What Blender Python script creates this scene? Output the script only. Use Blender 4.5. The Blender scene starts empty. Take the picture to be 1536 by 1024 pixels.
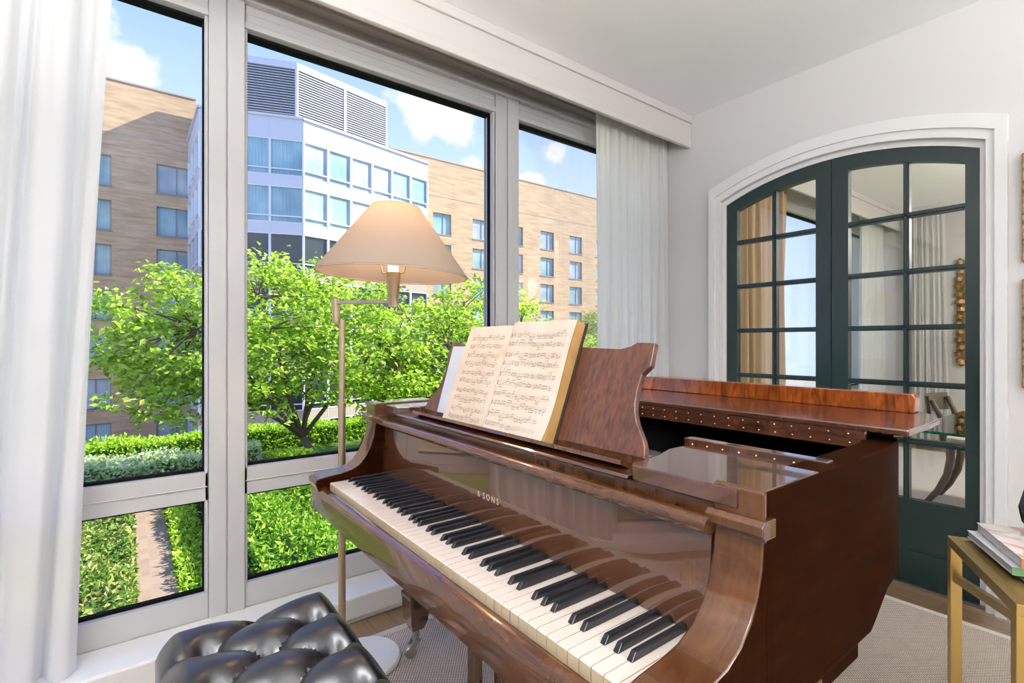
import bpy, math, random
from mathutils import Vector, Matrix
C = bpy.context.scene.collection
R = math.radians
random.seed(7)

# ------------------------------------------------------------------ materials
def new_mat(name):
    m = bpy.data.materials.new(name); m.use_nodes = True
    nt = m.node_tree
    return m, nt, nt.nodes['Principled BSDF']

def setp(b, **k):
    names = dict(col='Base Color', rough='Roughness', metal='Metallic', spec='Specular IOR Level', coat='Coat Weight',
                 coatr='Coat Roughness', trans='Transmission Weight', ior='IOR', sheen='Sheen Weight', emit='Emission Strength',
                 emcol='Emission Color', alpha='Alpha')
    for a, v in k.items():
        s = b.inputs[names[a]]
        s.default_value = (*v, 1) if a in ('col', 'emcol') else v

def mat(name, col, rough=.5, **k):
    m, nt, b = new_mat(name); setp(b, col=col, rough=rough, **k)
    m.diffuse_color = (*col, 1)
    return m

def tex_coord(nt, scale=(1, 1, 1), rot=(0, 0, 0), out='Object'):
    tc = nt.nodes.new('ShaderNodeTexCoord'); mp = nt.nodes.new('ShaderNodeMapping')
    mp.inputs['Scale'].default_value = scale; mp.inputs['Rotation'].default_value = rot
    nt.links.new(tc.outputs[out], mp.inputs[0]); return mp.outputs[0]

def noise(nt, vec, scale=5, detail=4, rough=.55, dist=0):
    n = nt.nodes.new('ShaderNodeTexNoise'); n.inputs['Scale'].default_value = scale
    n.inputs['Detail'].default_value = detail; n.inputs['Roughness'].default_value = rough; n.inputs['Distortion'].default_value = dist
    nt.links.new(vec, n.inputs['Vector']); return n.outputs['Fac']

def ramp(nt, fac, stops):
    r = nt.nodes.new('ShaderNodeValToRGB'); e = r.color_ramp.elements
    while len(e) < len(stops): e.new(.5)
    for q, (p, c) in zip(e, stops): q.position = p; q.color = (*c, 1)
    nt.links.new(fac, r.inputs[0]); return r.outputs[0]

def mixc(nt, fac, a, b, mode='MIX'):
    m = nt.nodes.new('ShaderNodeMix'); m.data_type = 'RGBA'; m.blend_type = mode
    for s, v in ((m.inputs[0], fac), (m.inputs[6], a), (m.inputs[7], b)):
        if hasattr(v, 'links') or hasattr(v, 'is_output'): nt.links.new(v, s)
        elif isinstance(v, (int, float)): s.default_value = v
        else: s.default_value = (*v, 1)
    return m.outputs[2]

def mathn(nt, op, a, b=None):
    m = nt.nodes.new('ShaderNodeMath'); m.operation = op
    for s, v in ((m.inputs[0], a), (m.inputs[1], b)):
        if v is None: continue
        if isinstance(v, (int, float)): s.default_value = v
        else: nt.links.new(v, s)
    return m.outputs[0]

def bump(nt, b, h, strength=.2, dist=.01):
    n = nt.nodes.new('ShaderNodeBump'); n.inputs['Strength'].default_value = strength; n.inputs['Distance'].default_value = dist
    nt.links.new(h, n.inputs['Height']); nt.links.new(n.outputs[0], b.inputs['Normal'])

def wave(nt, vec, scale, dist=0, dscale=1, direction='X', kind='BANDS'):
    w = nt.nodes.new('ShaderNodeTexWave'); w.wave_type = kind
    if kind == 'BANDS': w.bands_direction = direction
    w.inputs['Scale'].default_value = scale; w.inputs['Distortion'].default_value = dist; w.inputs['Detail Scale'].default_value = dscale
    nt.links.new(vec, w.inputs['Vector']); return w.outputs['Fac']

def wood_mat(name, dark, mid, light, grain=(1, 1, 1), figure=(40, 40, 6), rough=.25, coat=1.0, coatr=.03, spec=.5, amt=.25, ior=1.5):
    """polished figured mahogany: slow grain, fine cross figure, broad tone change"""
    m, nt, b = new_mat(name)
    n1 = noise(nt, tex_coord(nt, grain), 4, 6, .55, .4)
    base = ramp(nt, n1, [(.22, dark), (.5, mid), (.85, light)])
    f1 = noise(nt, tex_coord(nt, figure), 1.0, 3, .5, .8)
    fig = ramp(nt, f1, [(.30, (1 - amt, 1 - amt * 1.05, 1 - amt * 1.1)), (.70, (1 + amt, 1 + amt * .95, 1 + amt * .9))])
    big = noise(nt, tex_coord(nt, (1, 1, 1)), 5, 2)
    bigc = ramp(nt, big, [(.3, (.86, .85, .84)), (.7, (1.14, 1.13, 1.12))])
    c = mixc(nt, 1.0, base, fig, 'MULTIPLY'); c = mixc(nt, 1.0, c, bigc, 'MULTIPLY')
    nt.links.new(c, b.inputs['Base Color'])
    setp(b, rough=rough, coat=coat, coatr=coatr, spec=spec); b.inputs['Coat IOR'].default_value = ior
    return m

M = {}
M['wall'] = mat('wall_paint', (.66, .645, .63), .75)
M['ceiling'] = mat('ceiling_paint', (.90, .90, .90), .8)
M['valance'] = mat('valance_paint', (.60, .575, .55), .7)
M['trim'] = mat('white_trim_paint', (.78, .775, .76), .4)
M['frame'] = mat('window_frame_paint', (.47, .465, .46), .45)
M['gasket'] = mat('black_gasket', (.004, .004, .005), .8, spec=.1)
M['green'] = mat('dark_green_paint', (.010, .025, .023), .32)
M['brass'] = mat('brushed_brass', (.52, .37, .13), .32, metal=1)
M['lampbrass'] = mat('aged_brass', (.50, .40, .27), .36, metal=.85)
M['steel'] = mat('dull_steel', (.42, .40, .36), .35, metal=1)
M['cream'] = mat('cream_enamel', (.80, .76, .68), .35)
M['ivory'] = mat('ivory_key', (.60, .52, .455), .2, spec=.45)
M['ivoryfront'] = mat('ivory_key_front', (.58, .47, .30), .3)
M['ebony'] = mat('ebony_key', (.008, .009, .012), .22, spec=.6)
M['black'] = mat('black_interior', (.004, .004, .005), .35)
M['stud'] = mat('brass_stud', (.75, .62, .38), .25, metal=1)
M['gold_letter'] = mat('pale_gold_letters', (.42, .34, .25), .5)

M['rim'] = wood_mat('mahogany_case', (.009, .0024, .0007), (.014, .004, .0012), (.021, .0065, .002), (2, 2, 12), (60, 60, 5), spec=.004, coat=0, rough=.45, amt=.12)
M['wood'] = wood_mat('mahogany_polished', (.038, .0125, .0036), (.064, .023, .007), (.102, .040, .013), (3, 3, 8), (80, 10, 10), amt=.18, ior=1.45, spec=.35)
M['fall'] = wood_mat('mahogany_fallboard', (.050, .0165, .006), (.064, .0225, .0085), (.082, .030, .0115), (6, 2, 2), (85, 9, 9), ior=1.65, amt=.10, spec=.3)
M['desk'] = wood_mat('mahogany_figured_desk', (.054, .0165, .0085), (.080, .0265, .013), (.118, .042, .021), (3, 3, 5), (110, 34, 34), rough=.35, coat=.3, coatr=.2, amt=.5, ior=1.5)
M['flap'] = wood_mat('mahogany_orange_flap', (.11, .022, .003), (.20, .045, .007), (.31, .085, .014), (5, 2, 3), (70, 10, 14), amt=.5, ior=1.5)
M['lid'] = wood_mat('mahogany_lid', (.038, .012, .006), (.062, .021, .011), (.098, .038, .021), (2, 6, 2), (40, 14, 14), coatr=.05, ior=1.6, amt=.15)

def leather():
    m, nt, b = new_mat('black_leather')
    v = tex_coord(nt)
    setp(b, col=(.005, .005, .007), rough=.38, spec=.6, coat=.55, coatr=.22)
    h = noise(nt, v, 260, 3); bump(nt, b, h, .10, .002)
    return m
M['leather'] = leather()

def floor_wood():
    m, nt, b = new_mat('oak_floor')
    v = tex_coord(nt)
    br = nt.nodes.new('ShaderNodeTexBrick')
    br.inputs['Scale'].default_value = 1; br.inputs['Brick Width'].default_value = 1.3; br.inputs['Row Height'].default_value = .09
    br.inputs['Mortar Size'].default_value = .0012
    br.inputs['Color1'].default_value = (.18, .115, .062, 1); br.inputs['Color2'].default_value = (.25, .165, .095, 1); br.inputs['Mortar'].default_value = (.05, .03, .015, 1)
    nt.links.new(v, br.inputs['Vector'])
    n = noise(nt, tex_coord(nt, (2, 26, 2)), 6, 6)
    c = mixc(nt, 1.0, br.outputs['Color'], ramp(nt, n, [(.3, (.72, .7, .68)), (.7, (1.15, 1.12, 1.1))]), 'MULTIPLY')
    nt.links.new(c, b.inputs['Base Color']); setp(b, rough=.28, coat=.25, coatr=.2)
    return m
M['floor'] = floor_wood()

def sisal():
    m, nt, b = new_mat('woven_sisal')
    v = tex_coord(nt, (1, 1, 1), (0, 0, R(38)))
    a = wave(nt, v, 36, .6, 2, 'X'); c2 = wave(nt, v, 36, .6, 2, 'Y')
    h = mathn(nt, 'MULTIPLY', a, c2)
    n = noise(nt, tex_coord(nt), 60, 3)
    f = mathn(nt, 'MULTIPLY', h, mathn(nt, 'ADD', n, .55))
    c = ramp(nt, f, [(.02, (.26, .20, .15)), (.22, (.62, .53, .43)), (.7, (.86, .78, .68))])
    nt.links.new(c, b.inputs['Base Color']); setp(b, rough=.95, spec=.1); bump(nt, b, h, .7, .004)
    return m
M['rug'] = sisal()

def cloth(name, col, transl=.35):
    m = bpy.data.materials.new(name); m.use_nodes = True; nt = m.node_tree
    nt.nodes.clear()
    out = nt.nodes.new('ShaderNodeOutputMaterial'); mx = nt.nodes.new('ShaderNodeMixShader')
    d = nt.nodes.new('ShaderNodeBsdfDiffuse'); t = nt.nodes.new('ShaderNodeBsdfTranslucent')
    d.inputs[0].default_value = (*col, 1); t.inputs[0].default_value = (*col, 1)
    mx.inputs[0].default_value = transl
    nt.links.new(d.outputs[0], mx.inputs[1]); nt.links.new(t.outputs[0], mx.inputs[2]); nt.links.new(mx.outputs[0], out.inputs[0])
    return m
M['curtain'] = cloth('white_curtain_linen', (.88, .87, .855), .40)
M['shade'] = cloth('lamp_shade_linen', (.44, .36, .29), .45)
M['liner'] = cloth('white_shade_liner', (.84, .80, .77), .45)
M['tancurtain'] = cloth('tan_drape', (.62, .45, .28), .1)

def glass(name, tint=(.97, .985, .98), refl=1.0):
    m = bpy.data.materials.new(name); m.use_nodes = True; nt = m.node_tree
    nt.nodes.clear()
    out = nt.nodes.new('ShaderNodeOutputMaterial'); mx = nt.nodes.new('ShaderNodeMixShader')
    t = nt.nodes.new('ShaderNodeBsdfTransparent'); g = nt.nodes.new('ShaderNodeBsdfGlossy'); f = nt.nodes.new('ShaderNodeFresnel')
    t.inputs[0].default_value = (*tint, 1); g.inputs['Roughness'].default_value = 0.0; f.inputs[0].default_value = 1.45
    fac = mathn(nt, 'MULTIPLY', f.outputs[0], refl)
    nt.links.new(fac, mx.inputs[0]); nt.links.new(t.outputs[0], mx.inputs[1]); nt.links.new(g.outputs[0], mx.inputs[2]); nt.links.new(mx.outputs[0], out.inputs[0])
    return m
M['glass'] = glass('window_glass', refl=.22)
M['doorglass'] = glass('door_glass', (.93, .95, .93), 1.2)
M['tableglass'] = glass('green_table_glass', (.62, .86, .76), 1.4)
M['glassedge'] = mat('green_glass_edge', (.02, .30, .20), .1, spec=.8)

def brick(name, a, b_, mort):
    m, nt, b = new_mat(name)
    v = tex_coord(nt, (1, 1, 1), (R(90), 0, R(90)))
    br = nt.nodes.new('ShaderNodeTexBrick')
    br.inputs['Scale'].default_value = 1; br.inputs['Brick Width'].default_value = .62; br.inputs['Row Height'].default_value = .2
    br.inputs['Mortar Size'].default_value = .012
    br.inputs['Color1'].default_value = (*a, 1); br.inputs['Color2'].default_value = (*b_, 1); br.inputs['Mortar'].default_value = (*mort, 1)
    nt.links.new(v, br.inputs['Vector'])
    n = noise(nt, tex_coord(nt, (.3, .3, 2.6)), 1.6, 6, .7)
    c = mixc(nt, 1.0, br.outputs['Color'], ramp(nt, n, [(.3, (.68, .66, .64)), (.7, (1.16, 1.15, 1.14))]), 'MULTIPLY')
    nt.links.new(c, b.inputs['Base Color']); setp(b, rough=.9, spec=.2)
    return m
M['brick'] = brick('tan_brick', (.74, .50, .265), (.64, .425, .22), (.58, .42, .26))
M['coping'] = mat('stone_coping', (.42, .36, .31), .7)
M['panelwhite'] = mat('white_metal_panel', (.60, .61, .64), .45)
M['slat'] = mat('grey_louvre_slat', (.40, .41, .43), .5)
M['louvreback'] = mat('dark_louvre_void', (.035, .04, .06), .6)
M['hframe'] = mat('grey_window_frame', (.26, .25, .24), .45)
M['mull'] = mat('silver_mullion', (.72, .74, .77), .35)

def hotel_glass(name, a, b_, sc=7):
    m, nt, b = new_mat(name)
    w = wave(nt, tex_coord(nt, (1, 1, .05)), sc, 3, 1.5, 'Y')
    c = ramp(nt, w, [(.1, a), (.75, b_)])
    n = noise(nt, tex_coord(nt), .5, 2)
    c = mixc(nt, 1.0, c, ramp(nt, n, [(.35, (.7, .75, .8)), (.65, (1.15, 1.12, 1.1))]), 'MULTIPLY')
    nt.links.new(c, b.inputs['Base Color']); setp(b, rough=.12, spec=.3)
    return m
M['paneteal'] = hotel_glass('curtained_pane_teal', (.14, .27, .28), (.52, .66, .62))
M['paneblue'] = hotel_glass('curtained_pane_blue', (.10, .27, .34), (.44, .62, .64))
M['panegrey'] = hotel_glass('curtained_pane_grey', (.32, .40, .43), (.54, .60, .62), 11)
M['panedark'] = mat('dark_lobby_pane', (.035, .05, .045), .05, spec=.6)

def leaf_mat(name, a, b_, c_, tr=.4):
    m = bpy.data.materials.new(name); m.use_nodes = True; nt = m.node_tree
    nt.nodes.clear()
    out = nt.nodes.new('ShaderNodeOutputMaterial'); mx = nt.nodes.new('ShaderNodeMixShader')
    d = nt.nodes.new('ShaderNodeBsdfPrincipled'); t = nt.nodes.new('ShaderNodeBsdfTranslucent')
    gi = nt.nodes.new('ShaderNodeNewGeometry')
    col = ramp(nt, gi.outputs['Random Per Island'], [(0, a), (.55, b_), (1, c_)])
    nt.links.new(col, d.inputs['Base Color']); setp(d, rough=.55, spec=.25)
    tc = mixc(nt, 1.0, col, (1.25, 1.35, .6), 'MULTIPLY')
    nt.links.new(tc, t.inputs[0]); mx.inputs[0].default_value = tr
    nt.links.new(d.outputs[0], mx.inputs[1]); nt.links.new(t.outputs[0], mx.inputs[2]); nt.links.new(mx.outputs[0], out.inputs[0])
    return m
M['leaf'] = leaf_mat('tree_leaf', (.16, .27, .03), (.42, .58, .09), (.70, .80, .24), .5)
M['leafpale'] = leaf_mat('pale_tree_leaf', (.24, .30, .09), (.38, .44, .14), (.52, .56, .24), .45)
M['hedge'] = leaf_mat('hedge_leaf', (.20, .36, .03), (.42, .62, .06), (.66, .82, .14), .4)
M['ground'] = leaf_mat('ground_cover_leaf', (.08, .20, .015), (.22, .42, .03), (.46, .62, .10), .3)
M['shrub'] = leaf_mat('mottled_shrub_leaf', (.05, .13, .015), (.20, .34, .05), (.55, .46, .20), .3)
M['darkshrub'] = leaf_mat('dark_shrub_leaf', (.025, .08, .015), (.06, .16, .03), (.14, .28, .05), .3)
M['flower'] = leaf_mat('white_flower_leaf', (.30, .45, .14), (.72, .78, .55), (.95, .95, .92), .35)
M['soil'] = mat('brown_soil', (.10, .075, .045), .95)
M['bark'] = mat('grey_bark', (.12, .085, .06), .9)

def path_mat():
    m, nt, b = new_mat('brick_path')
    br = nt.nodes.new('ShaderNodeTexBrick')
    br.inputs['Scale'].default_value = 1; br.inputs['Brick Width'].default_value = .3; br.inputs['Row Height'].default_value = .15; br.inputs['Mortar Size'].default_value = .008
    br.inputs['Color1'].default_value = (.30, .21, .16, 1); br.inputs['Color2'].default_value = (.36, .26, .20, 1); br.inputs['Mortar'].default_value = (.34, .25, .19, 1)
    nt.links.new(tex_coord(nt), br.inputs['Vector']); nt.links.new(br.outputs['Color'], b.inputs['Base Color']); setp(b, rough=.9)
    return m
M['path'] = path_mat()

def page_mat(name, base, stain):
    m, nt, b = new_mat(name)
    n = noise(nt, tex_coord(nt), 7, 4)
    nt.links.new(ramp(nt, n, [(.35, stain), (.65, base)]), b.inputs['Base Color']); setp(b, rough=.85, spec=.2)
    return m
M['page'] = page_mat('aged_paper', (.66, .57, .485), (.60, .49, .385))
M['pageedge'] = page_mat('brown_page_edges', (.42, .25, .09), (.26, .14, .05))
M['ink'] = mat('printed_ink', (.20, .165, .13), .8)
M['folder'] = mat('pale_blue_card', (.50, .56, .64), .6)
M['bookdark'] = mat('dark_book_cover', (.02, .014, .012), .4)
M['bookwhite'] = mat('white_book_cover', (.74, .73, .76), .35)
M['bookgreen'] = mat('green_spine_band', (.16, .30, .14), .5)
M['bookorange'] = mat('orange_spine', (.52, .20, .08), .5)
def cover_mat():
    m, nt, b = new_mat('glossy_magazine_cover')
    n = noise(nt, tex_coord(nt, (1, 1, 1)), 9, 3, .5, .8)
    c = ramp(nt, n, [(.30, (.16, .17, .16)), (.42, (.62, .52, .48)), (.52, (.72, .64, .60)), (.60, (.55, .26, .22)), (.70, (.74, .70, .62))])
    nt.links.new(c, b.inputs['Base Color']); setp(b, rough=.18)
    return m
M['cover'] = cover_mat()
def gilt_mat():
    m, nt, b = new_mat('antique_gilt')
    n = noise(nt, tex_coord(nt), 40, 5)
    nt.links.new(ramp(nt, n, [(.3, (.10, .05, .02)), (.6, (.42, .27, .10))]), b.inputs['Base Color']); setp(b, rough=.45, metal=.5)
    return m
M['gilt'] = gilt_mat()
M['art'] = page_mat('dim_painting', (.34, .25, .15), (.10, .07, .04))
M['klismos'] = mat('grey_brown_chair_wood', (.12, .095, .08), .4)
M['seat'] = mat('pale_seat_fabric', (.62, .58, .53), .9)
M['vase'] = mat('dark_glass_vase', (.02, .016, .016), .1, spec=.7)
M['lampdiff'] = mat('lamp_diffuser', (.9, .88, .84), .5)
M['palerug'] = mat('pale_dining_rug', (.66, .60, .54), .95)
M['tower_concrete'] = mat('pale_concrete', (.36, .32, .25), .85)
M['doorwood'] = mat('dark_walnut_panelling', (.11, .05, .025), .4)

# ------------------------------------------------------------------ mesh helpers
class MB:
    def __init__(s): s.v = []; s.f = []; s.m = []; s.mi = 0
    def add(s, vs, fs):
        n = len(s.v); s.v += [tuple(p) for p in vs]; s.f += [tuple(i + n for i in f) for f in fs]; s.m += [s.mi] * len(fs); return s
    def box(s, x0, x1, y0, y1, z0, z1):
        return s.add([(x0, y0, z0), (x1, y0, z0), (x1, y1, z0), (x0, y1, z0), (x0, y0, z1), (x1, y0, z1), (x1, y1, z1), (x0, y1, z1)],
                     [(0, 3, 2, 1), (4, 5, 6, 7), (0, 1, 5, 4), (1, 2, 6, 5), (2, 3, 7, 6), (3, 0, 4, 7)])
    def prism(s, poly, a0, a1, axis='x'):
        """extrude a 2-D polygon along an axis; x: (y,z), y: (x,z), z: (x,y)"""
        def pt(p, a): return {'x': (a, p[0], p[1]), 'y': (p[0], a, p[1]), 'z': (p[0], p[1], a)}[axis]
        n = len(poly); vs = [pt(p, a0) for p in poly] + [pt(p, a1) for p in poly]
        fs = [tuple(range(n))[::-1], tuple(range(n, 2 * n))] + [(i, (i + 1) % n, n + (i + 1) % n, n + i) for i in range(n)]
        return s.add(vs, fs)
    def lathe(s, prof, c=(0, 0, 0), n=32, axis='z'):
        vs = []; fs = []
        for (r, h) in prof:
            for k in range(n):
                a = 2 * math.pi * k / n
                vs.append({'z': (c[0] + r * math.cos(a), c[1] + r * math.sin(a), c[2] + h), 'x': (c[0] + h, c[1] + r * math.cos(a), c[2] + r * math.sin(a))}[axis])
        for i in range(len(prof) - 1):
            for k in range(n): fs.append((i * n + k, i * n + (k + 1) % n, (i + 1) * n + (k + 1) % n, (i + 1) * n + k))
        return s.add(vs, fs)
    def tube(s, pts, rad, n=10, cap=True):
        pts = [Vector(p) for p in pts]; rr = rad if isinstance(rad, (list, tuple)) else [rad] * len(pts)
        vs = []; fs = []; prev = None
        for i, p in enumerate(pts):
            d = (pts[min(i + 1, len(pts) - 1)] - pts[max(i - 1, 0)]).normalized()
            ref = prev if prev is not None and abs(prev.dot(d)) < .95 else (Vector((0, 0, 1)) if abs(d.z) < .9 else Vector((1, 0, 0)))
            u = (ref - d * ref.dot(d)).normalized(); w = d.cross(u); prev = u
            for k in range(n):
                a = 2 * math.pi * k / n; vs.append(p + (u * math.cos(a) + w * math.sin(a)) * rr[i])
        for i in range(len(pts) - 1):
            for k in range(n): fs.append((i * n + k, i * n + (k + 1) % n, (i + 1) * n + (k + 1) % n, (i + 1) * n + k))
        if cap: fs += [tuple(range(n))[::-1], tuple(range((len(pts) - 1) * n, len(pts) * n))]
        return s.add(vs, fs)
    def bar(s, p, q, w, h=None, up=(0, 0, 1)):
        """square bar between two points"""
        p = Vector(p); q = Vector(q); h = h or w; d = (q - p).normalized(); up = Vector(up)
        if abs(d.dot(up)) > .98: up = Vector((1, 0, 0))
        a = d.cross(up).normalized() * w / 2; b = a.cross(d).normalized() * h / 2
        vs = [p - a - b, p + a - b, p + a + b, p - a + b, q - a - b, q + a - b, q + a + b, q - a + b]
        return s.add(vs, [(0, 3, 2, 1), (4, 5, 6, 7), (0, 1, 5, 4), (1, 2, 6, 5), (2, 3, 7, 6), (3, 0, 4, 7)])
    def build(s, name, mats, parent=None, smooth=False, bevel=0, seg=2, loc=None):
        """links everything collected so far as ONE mesh object; mesh coordinates are relative to the thing's base"""
        me = bpy.data.meshes.new(name)
        off = loc if loc is not None else (0, 0, 0)
        me.from_pydata([(p[0] - off[0], p[1] - off[1], p[2] - off[2]) for p in s.v], [], s.f)
        for m_ in (mats if isinstance(mats, (list, tuple)) else [mats]): me.materials.append(m_)
        if max(s.m, default=0) > 0: me.polygons.foreach_set('material_index', s.m)
        if smooth:
            me.polygons.foreach_set('use_smooth', [True] * len(me.polygons))
            if smooth == 'auto': me.set_sharp_from_angle(angle=R(35))
        me.update()
        o = bpy.data.objects.new(name, me); C.objects.link(o)
        if parent is not None: o.parent = parent
        elif loc is not None: o.location = loc
        if bevel:
            b = o.modifiers.new('edge_softening', 'BEVEL'); b.width = bevel; b.segments = seg; b.limit_method = 'ANGLE'; b.angle_limit = R(40)
        return o

def tag(o, label, cat, group=None, kind=None):
    o['label'] = label; o['category'] = cat
    if group: o['group'] = group
    if kind: o['kind'] = kind
    return o
def thing(name, label, cat, loc=(0, 0, 0), rotz=0, group=None, kind=None):
    o = bpy.data.objects.new(name, None); C.objects.link(o); o.location = loc; o.rotation_euler = (0, 0, rotz)
    o.empty_display_size = .1
    return tag(o, label, cat, group, kind)
def struct(mb, name, m, label, cat, parent=None, **k):
    o = mb.build(name, m, parent, **k)
    return tag(o, label, cat, None, 'structure') if parent is None else o

# ------------------------------------------------------------------ dimensions (metres; camera above the origin)
XW = -2.29        # room face of the window frames
YE = 3.03         # end wall with the arched doors
ZC = 2.715        # ceiling
XR, YB = 2.7, -3.4
YN = 7.3          # far wall of the dining room behind the doors

# ------------------------------------------------------------------ the room
struct(MB().box(-2.55, XR + .15, YB - .15, YN + .15, -.12, 0), 'floor', M['floor'], 'brown oak plank floor along the window and the doors', 'floor')
struct(MB().box(-2.55, XR + .15, YB - .15, YN + .15, ZC, ZC + .15), 'ceiling', M['ceiling'], 'plain white ceiling above the piano', 'ceiling')
struct(MB().box(XR, XR + .15, YB, YN, 0, ZC), 'wall_right', M['wall'], 'off white side wall behind the camera side', 'wall')
struct(MB().box(-2.29, XR, YB - .15, YB, 0, ZC), 'wall_back', M['wall'], 'off white wall opposite the arched doors', 'wall')
# end wall with an arched opening
XCD = -1.147
def arch(x, half, end, apex):
    r = (half ** 2 + (apex - end) ** 2) / (2 * (apex - end)); return apex - r + math.sqrt(max(r * r - (x - XCD) ** 2, 0))
ew = MB().box(-2.55, XCD - .63, YE, YE + .16, 0, ZC).box(XCD + .63, XR, YE, YE + .16, 0, ZC)
NA = 28
for i in range(NA):
    a = XCD - .63 + 1.26 * i / NA; b = a + 1.26 / NA
    za, zb = arch(a, .63, 2.085, 2.215), arch(b, .63, 2.085, 2.215)
    ew.prism([(a, za), (b, zb), (b, ZC), (a, ZC)], YE, YE + .16, 'y')
struct(ew, 'wall_end', M['wall'], 'off white end wall with an arched double doorway', 'wall')
# casing around the arch
cs = MB()
def band(mb, h0, e0, a0, h1, e1, a1, y0, y1):
    """flat band between two similar arched outlines, legs included"""
    mb.box(XCD - h1, XCD - h0, y0, y1, 0, e0); mb.box(XCD + h0, XCD + h1, y0, y1, 0, e0)
    for sgn in (-1, 1):
        xo, xi = XCD + sgn * h1, XCD + sgn * h0
        mb.prism([(min(xo, xi), e0), (max(xo, xi), e0), (xi, e0), (xo, e1)] if False else ([(xo, e0), (xi, e0), (xi, arch(xi, h1, e1, a1)), (xo, e1)] if sgn < 0 else [(xi, e0), (xo, e0), (xo, e1), (xi, arch(xi, h1, e1, a1))]), y0, y1, 'y')
    for i in range(NA):
        a = XCD - h0 + 2 * h0 * i / NA; b = a + 2 * h0 / NA
        mb.prism([(a, arch(a, h0, e0, a0)), (b, arch(b, h0, e0, a0)), (b, arch(b, h1, e1, a1)), (a, arch(a, h1, e1, a1))], y0, y1, 'y')
band(cs, .63, 2.085, 2.213, .70, 2.170, 2.312, YE - .022, YE)
band(cs, .66, 2.118, 2.252, .70, 2.170, 2.312, YE - .034, YE - .022)
band(cs, .605, 2.062, 2.186, .632, 2.087, 2.215, YE + .012, YE + .055)
struct(cs, 'trim_1', M['trim'], 'white arched casing around the dark green doors', 'door casing')
struct(MB().box(XCD + .70, XR, YE - .016, YE, 0, .15).box(XCD + .70, XR, YE - .024, YE, 0, .10), 'baseboard_end', M['trim'], 'white baseboard right of the arched casing', 'baseboard')
struct(MB().box(XCD - .63, XCD + .63, YE - .005, YE + .16, 0, .012), 'trim_2', M['steel'], 'pale metal threshold under the dark green doors', 'threshold')

# doors: two leaves
def door(name, x0, x1, px0, px1, mx, label):
    y0, y1 = YE + .02, YE + .065
    H0, E0, A0 = .615, 2.072, 2.198
    f = MB()
    def top(x, d=0): return arch(x, H0, E0, A0) - d
    def vert(a, b, d=0.0, zb=.012, ya=y0, yb=y1):
        f.prism([(a, zb), (b, zb), (b, top(b, d)), (a, top(a, d))], ya, yb, 'y')
    vert(x0, px0); vert(px1, x1)
    n = 12
    for i in range(n):
        a = px0 + (px1 - px0) * i / n; b = px0 + (px1 - px0) * (i + 1) / n
        f.prism([(a, top(a, .085)), (b, top(b, .085)), (b, top(b)), (a, top(a))], y0, y1, 'y')
    f.box(px0, px1, y0, y1, .012, .17); f.box(px0, px1, y0, y1, .345, .42)
    f.box(px0, px1, y0 + .014, y1 - .014, .17, .345)
    rows = [.705, .985, 1.262, 1.538, 1.815]
    for z in rows: f.box(px0, px1, y0 + .004, y1 - .004, z - .013, z + .013)
    f.prism([(mx - .012, .42), (mx + .012, .42), (mx + .012, top(mx + .012, .08)), (mx - .012, top(mx - .012, .08))], y0 + .004, y1 - .004, 'y')
    # thin raised bead in front of every muntin
    for z in rows: f.box(px0, px1, y0 - .004, y0 + .004, z - .005, z + .005)
    f.box(mx - .005, mx + .005, y0 - .004, y0 + .004, .42, top(mx, .09))
    root = struct(f, name, M['green'], label, 'door')
    g = MB(); poly = [(px0, .42), (px1, .42)] + [(px1 + (px0 - px1) * i / n, top(px1 + (px0 - px1) * i / n, .083)) for i in range(n + 1)]
    g.prism(poly, YE + .042, YE + .046, 'y'); g.build('door_glazing', M['doorglass'], root)
    return root
door('door_1', -1.760, XCD - .003, -1.683, -1.226, -1.455, 'dark green arched door leaf nearer the window')
door('door_2', XCD + .003, -.534, -1.066, -.594, -.815, 'dark green arched door leaf nearer the picture frames')

# window wall: a row of windows, mullions, sill and soffit
def window(name, y0, y1, label, low=True):
    xi, xo = XW, XW - .075
    zs = [(.21, .572), (.682, 2.462)]
    f = MB()
    f.box(xo, xi, y0, y1, .115, .21); f.box(xo, xi, y0, y1, .572, .682); f.box(xo, xi, y0, y1, 2.462, 2.56)
    e = .012
    f.box(xo, xi, y0, y0 + e, .21, 2.462); f.box(xo, xi, y1 - e, y1, .21, 2.462)
    f.box(xi, xi + .006, y0, y1, .625, .629); f.box(xi, xi + .010, y0, y1, 2.462, 2.488); f.box(xi, xi + .004, y0, y1, 2.525, 2.530)
    root = struct(f, name, M['frame'], label, 'window', bevel=.004)
    for (za, zb) in zs:
        g = MB(); w = .011; xa, xb = xi - .05, xi - .028
        g.box(xa, xb, y0 + e, y0 + e + .005, za, zb); g.box(xa, xb, y1 - e - .005, y1 - e, za, zb)
        g.box(xa, xb, y0 + e, y1 - e, za, za + w); g.box(xo - .003, xb, y0 + e, y1 - e, zb - w, zb + .001)
        g.build('window_gasket', M['gasket'], root)
        p = MB().box(xi - .042, xi - .036, y0 + e, y1 - e, za, zb); p.build('window_pane', M['glass'], root)
    return root
wins = [('window_1', -.90, .245, 'left window with the curtain hanging over its edge'), ('window_2', .370, 1.612, 'wide middle window behind the lamp'),
        ('window_3', 1.768, 2.90, 'right window partly covered by the gathered curtain'), ('window_4', -2.62, -1.30, 'window beyond the left curtain')]
for w in wins: window(*w)
mu = [(.245, .370), (1.612, 1.768), (-1.30, -.90), (2.90, YE)]
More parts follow.
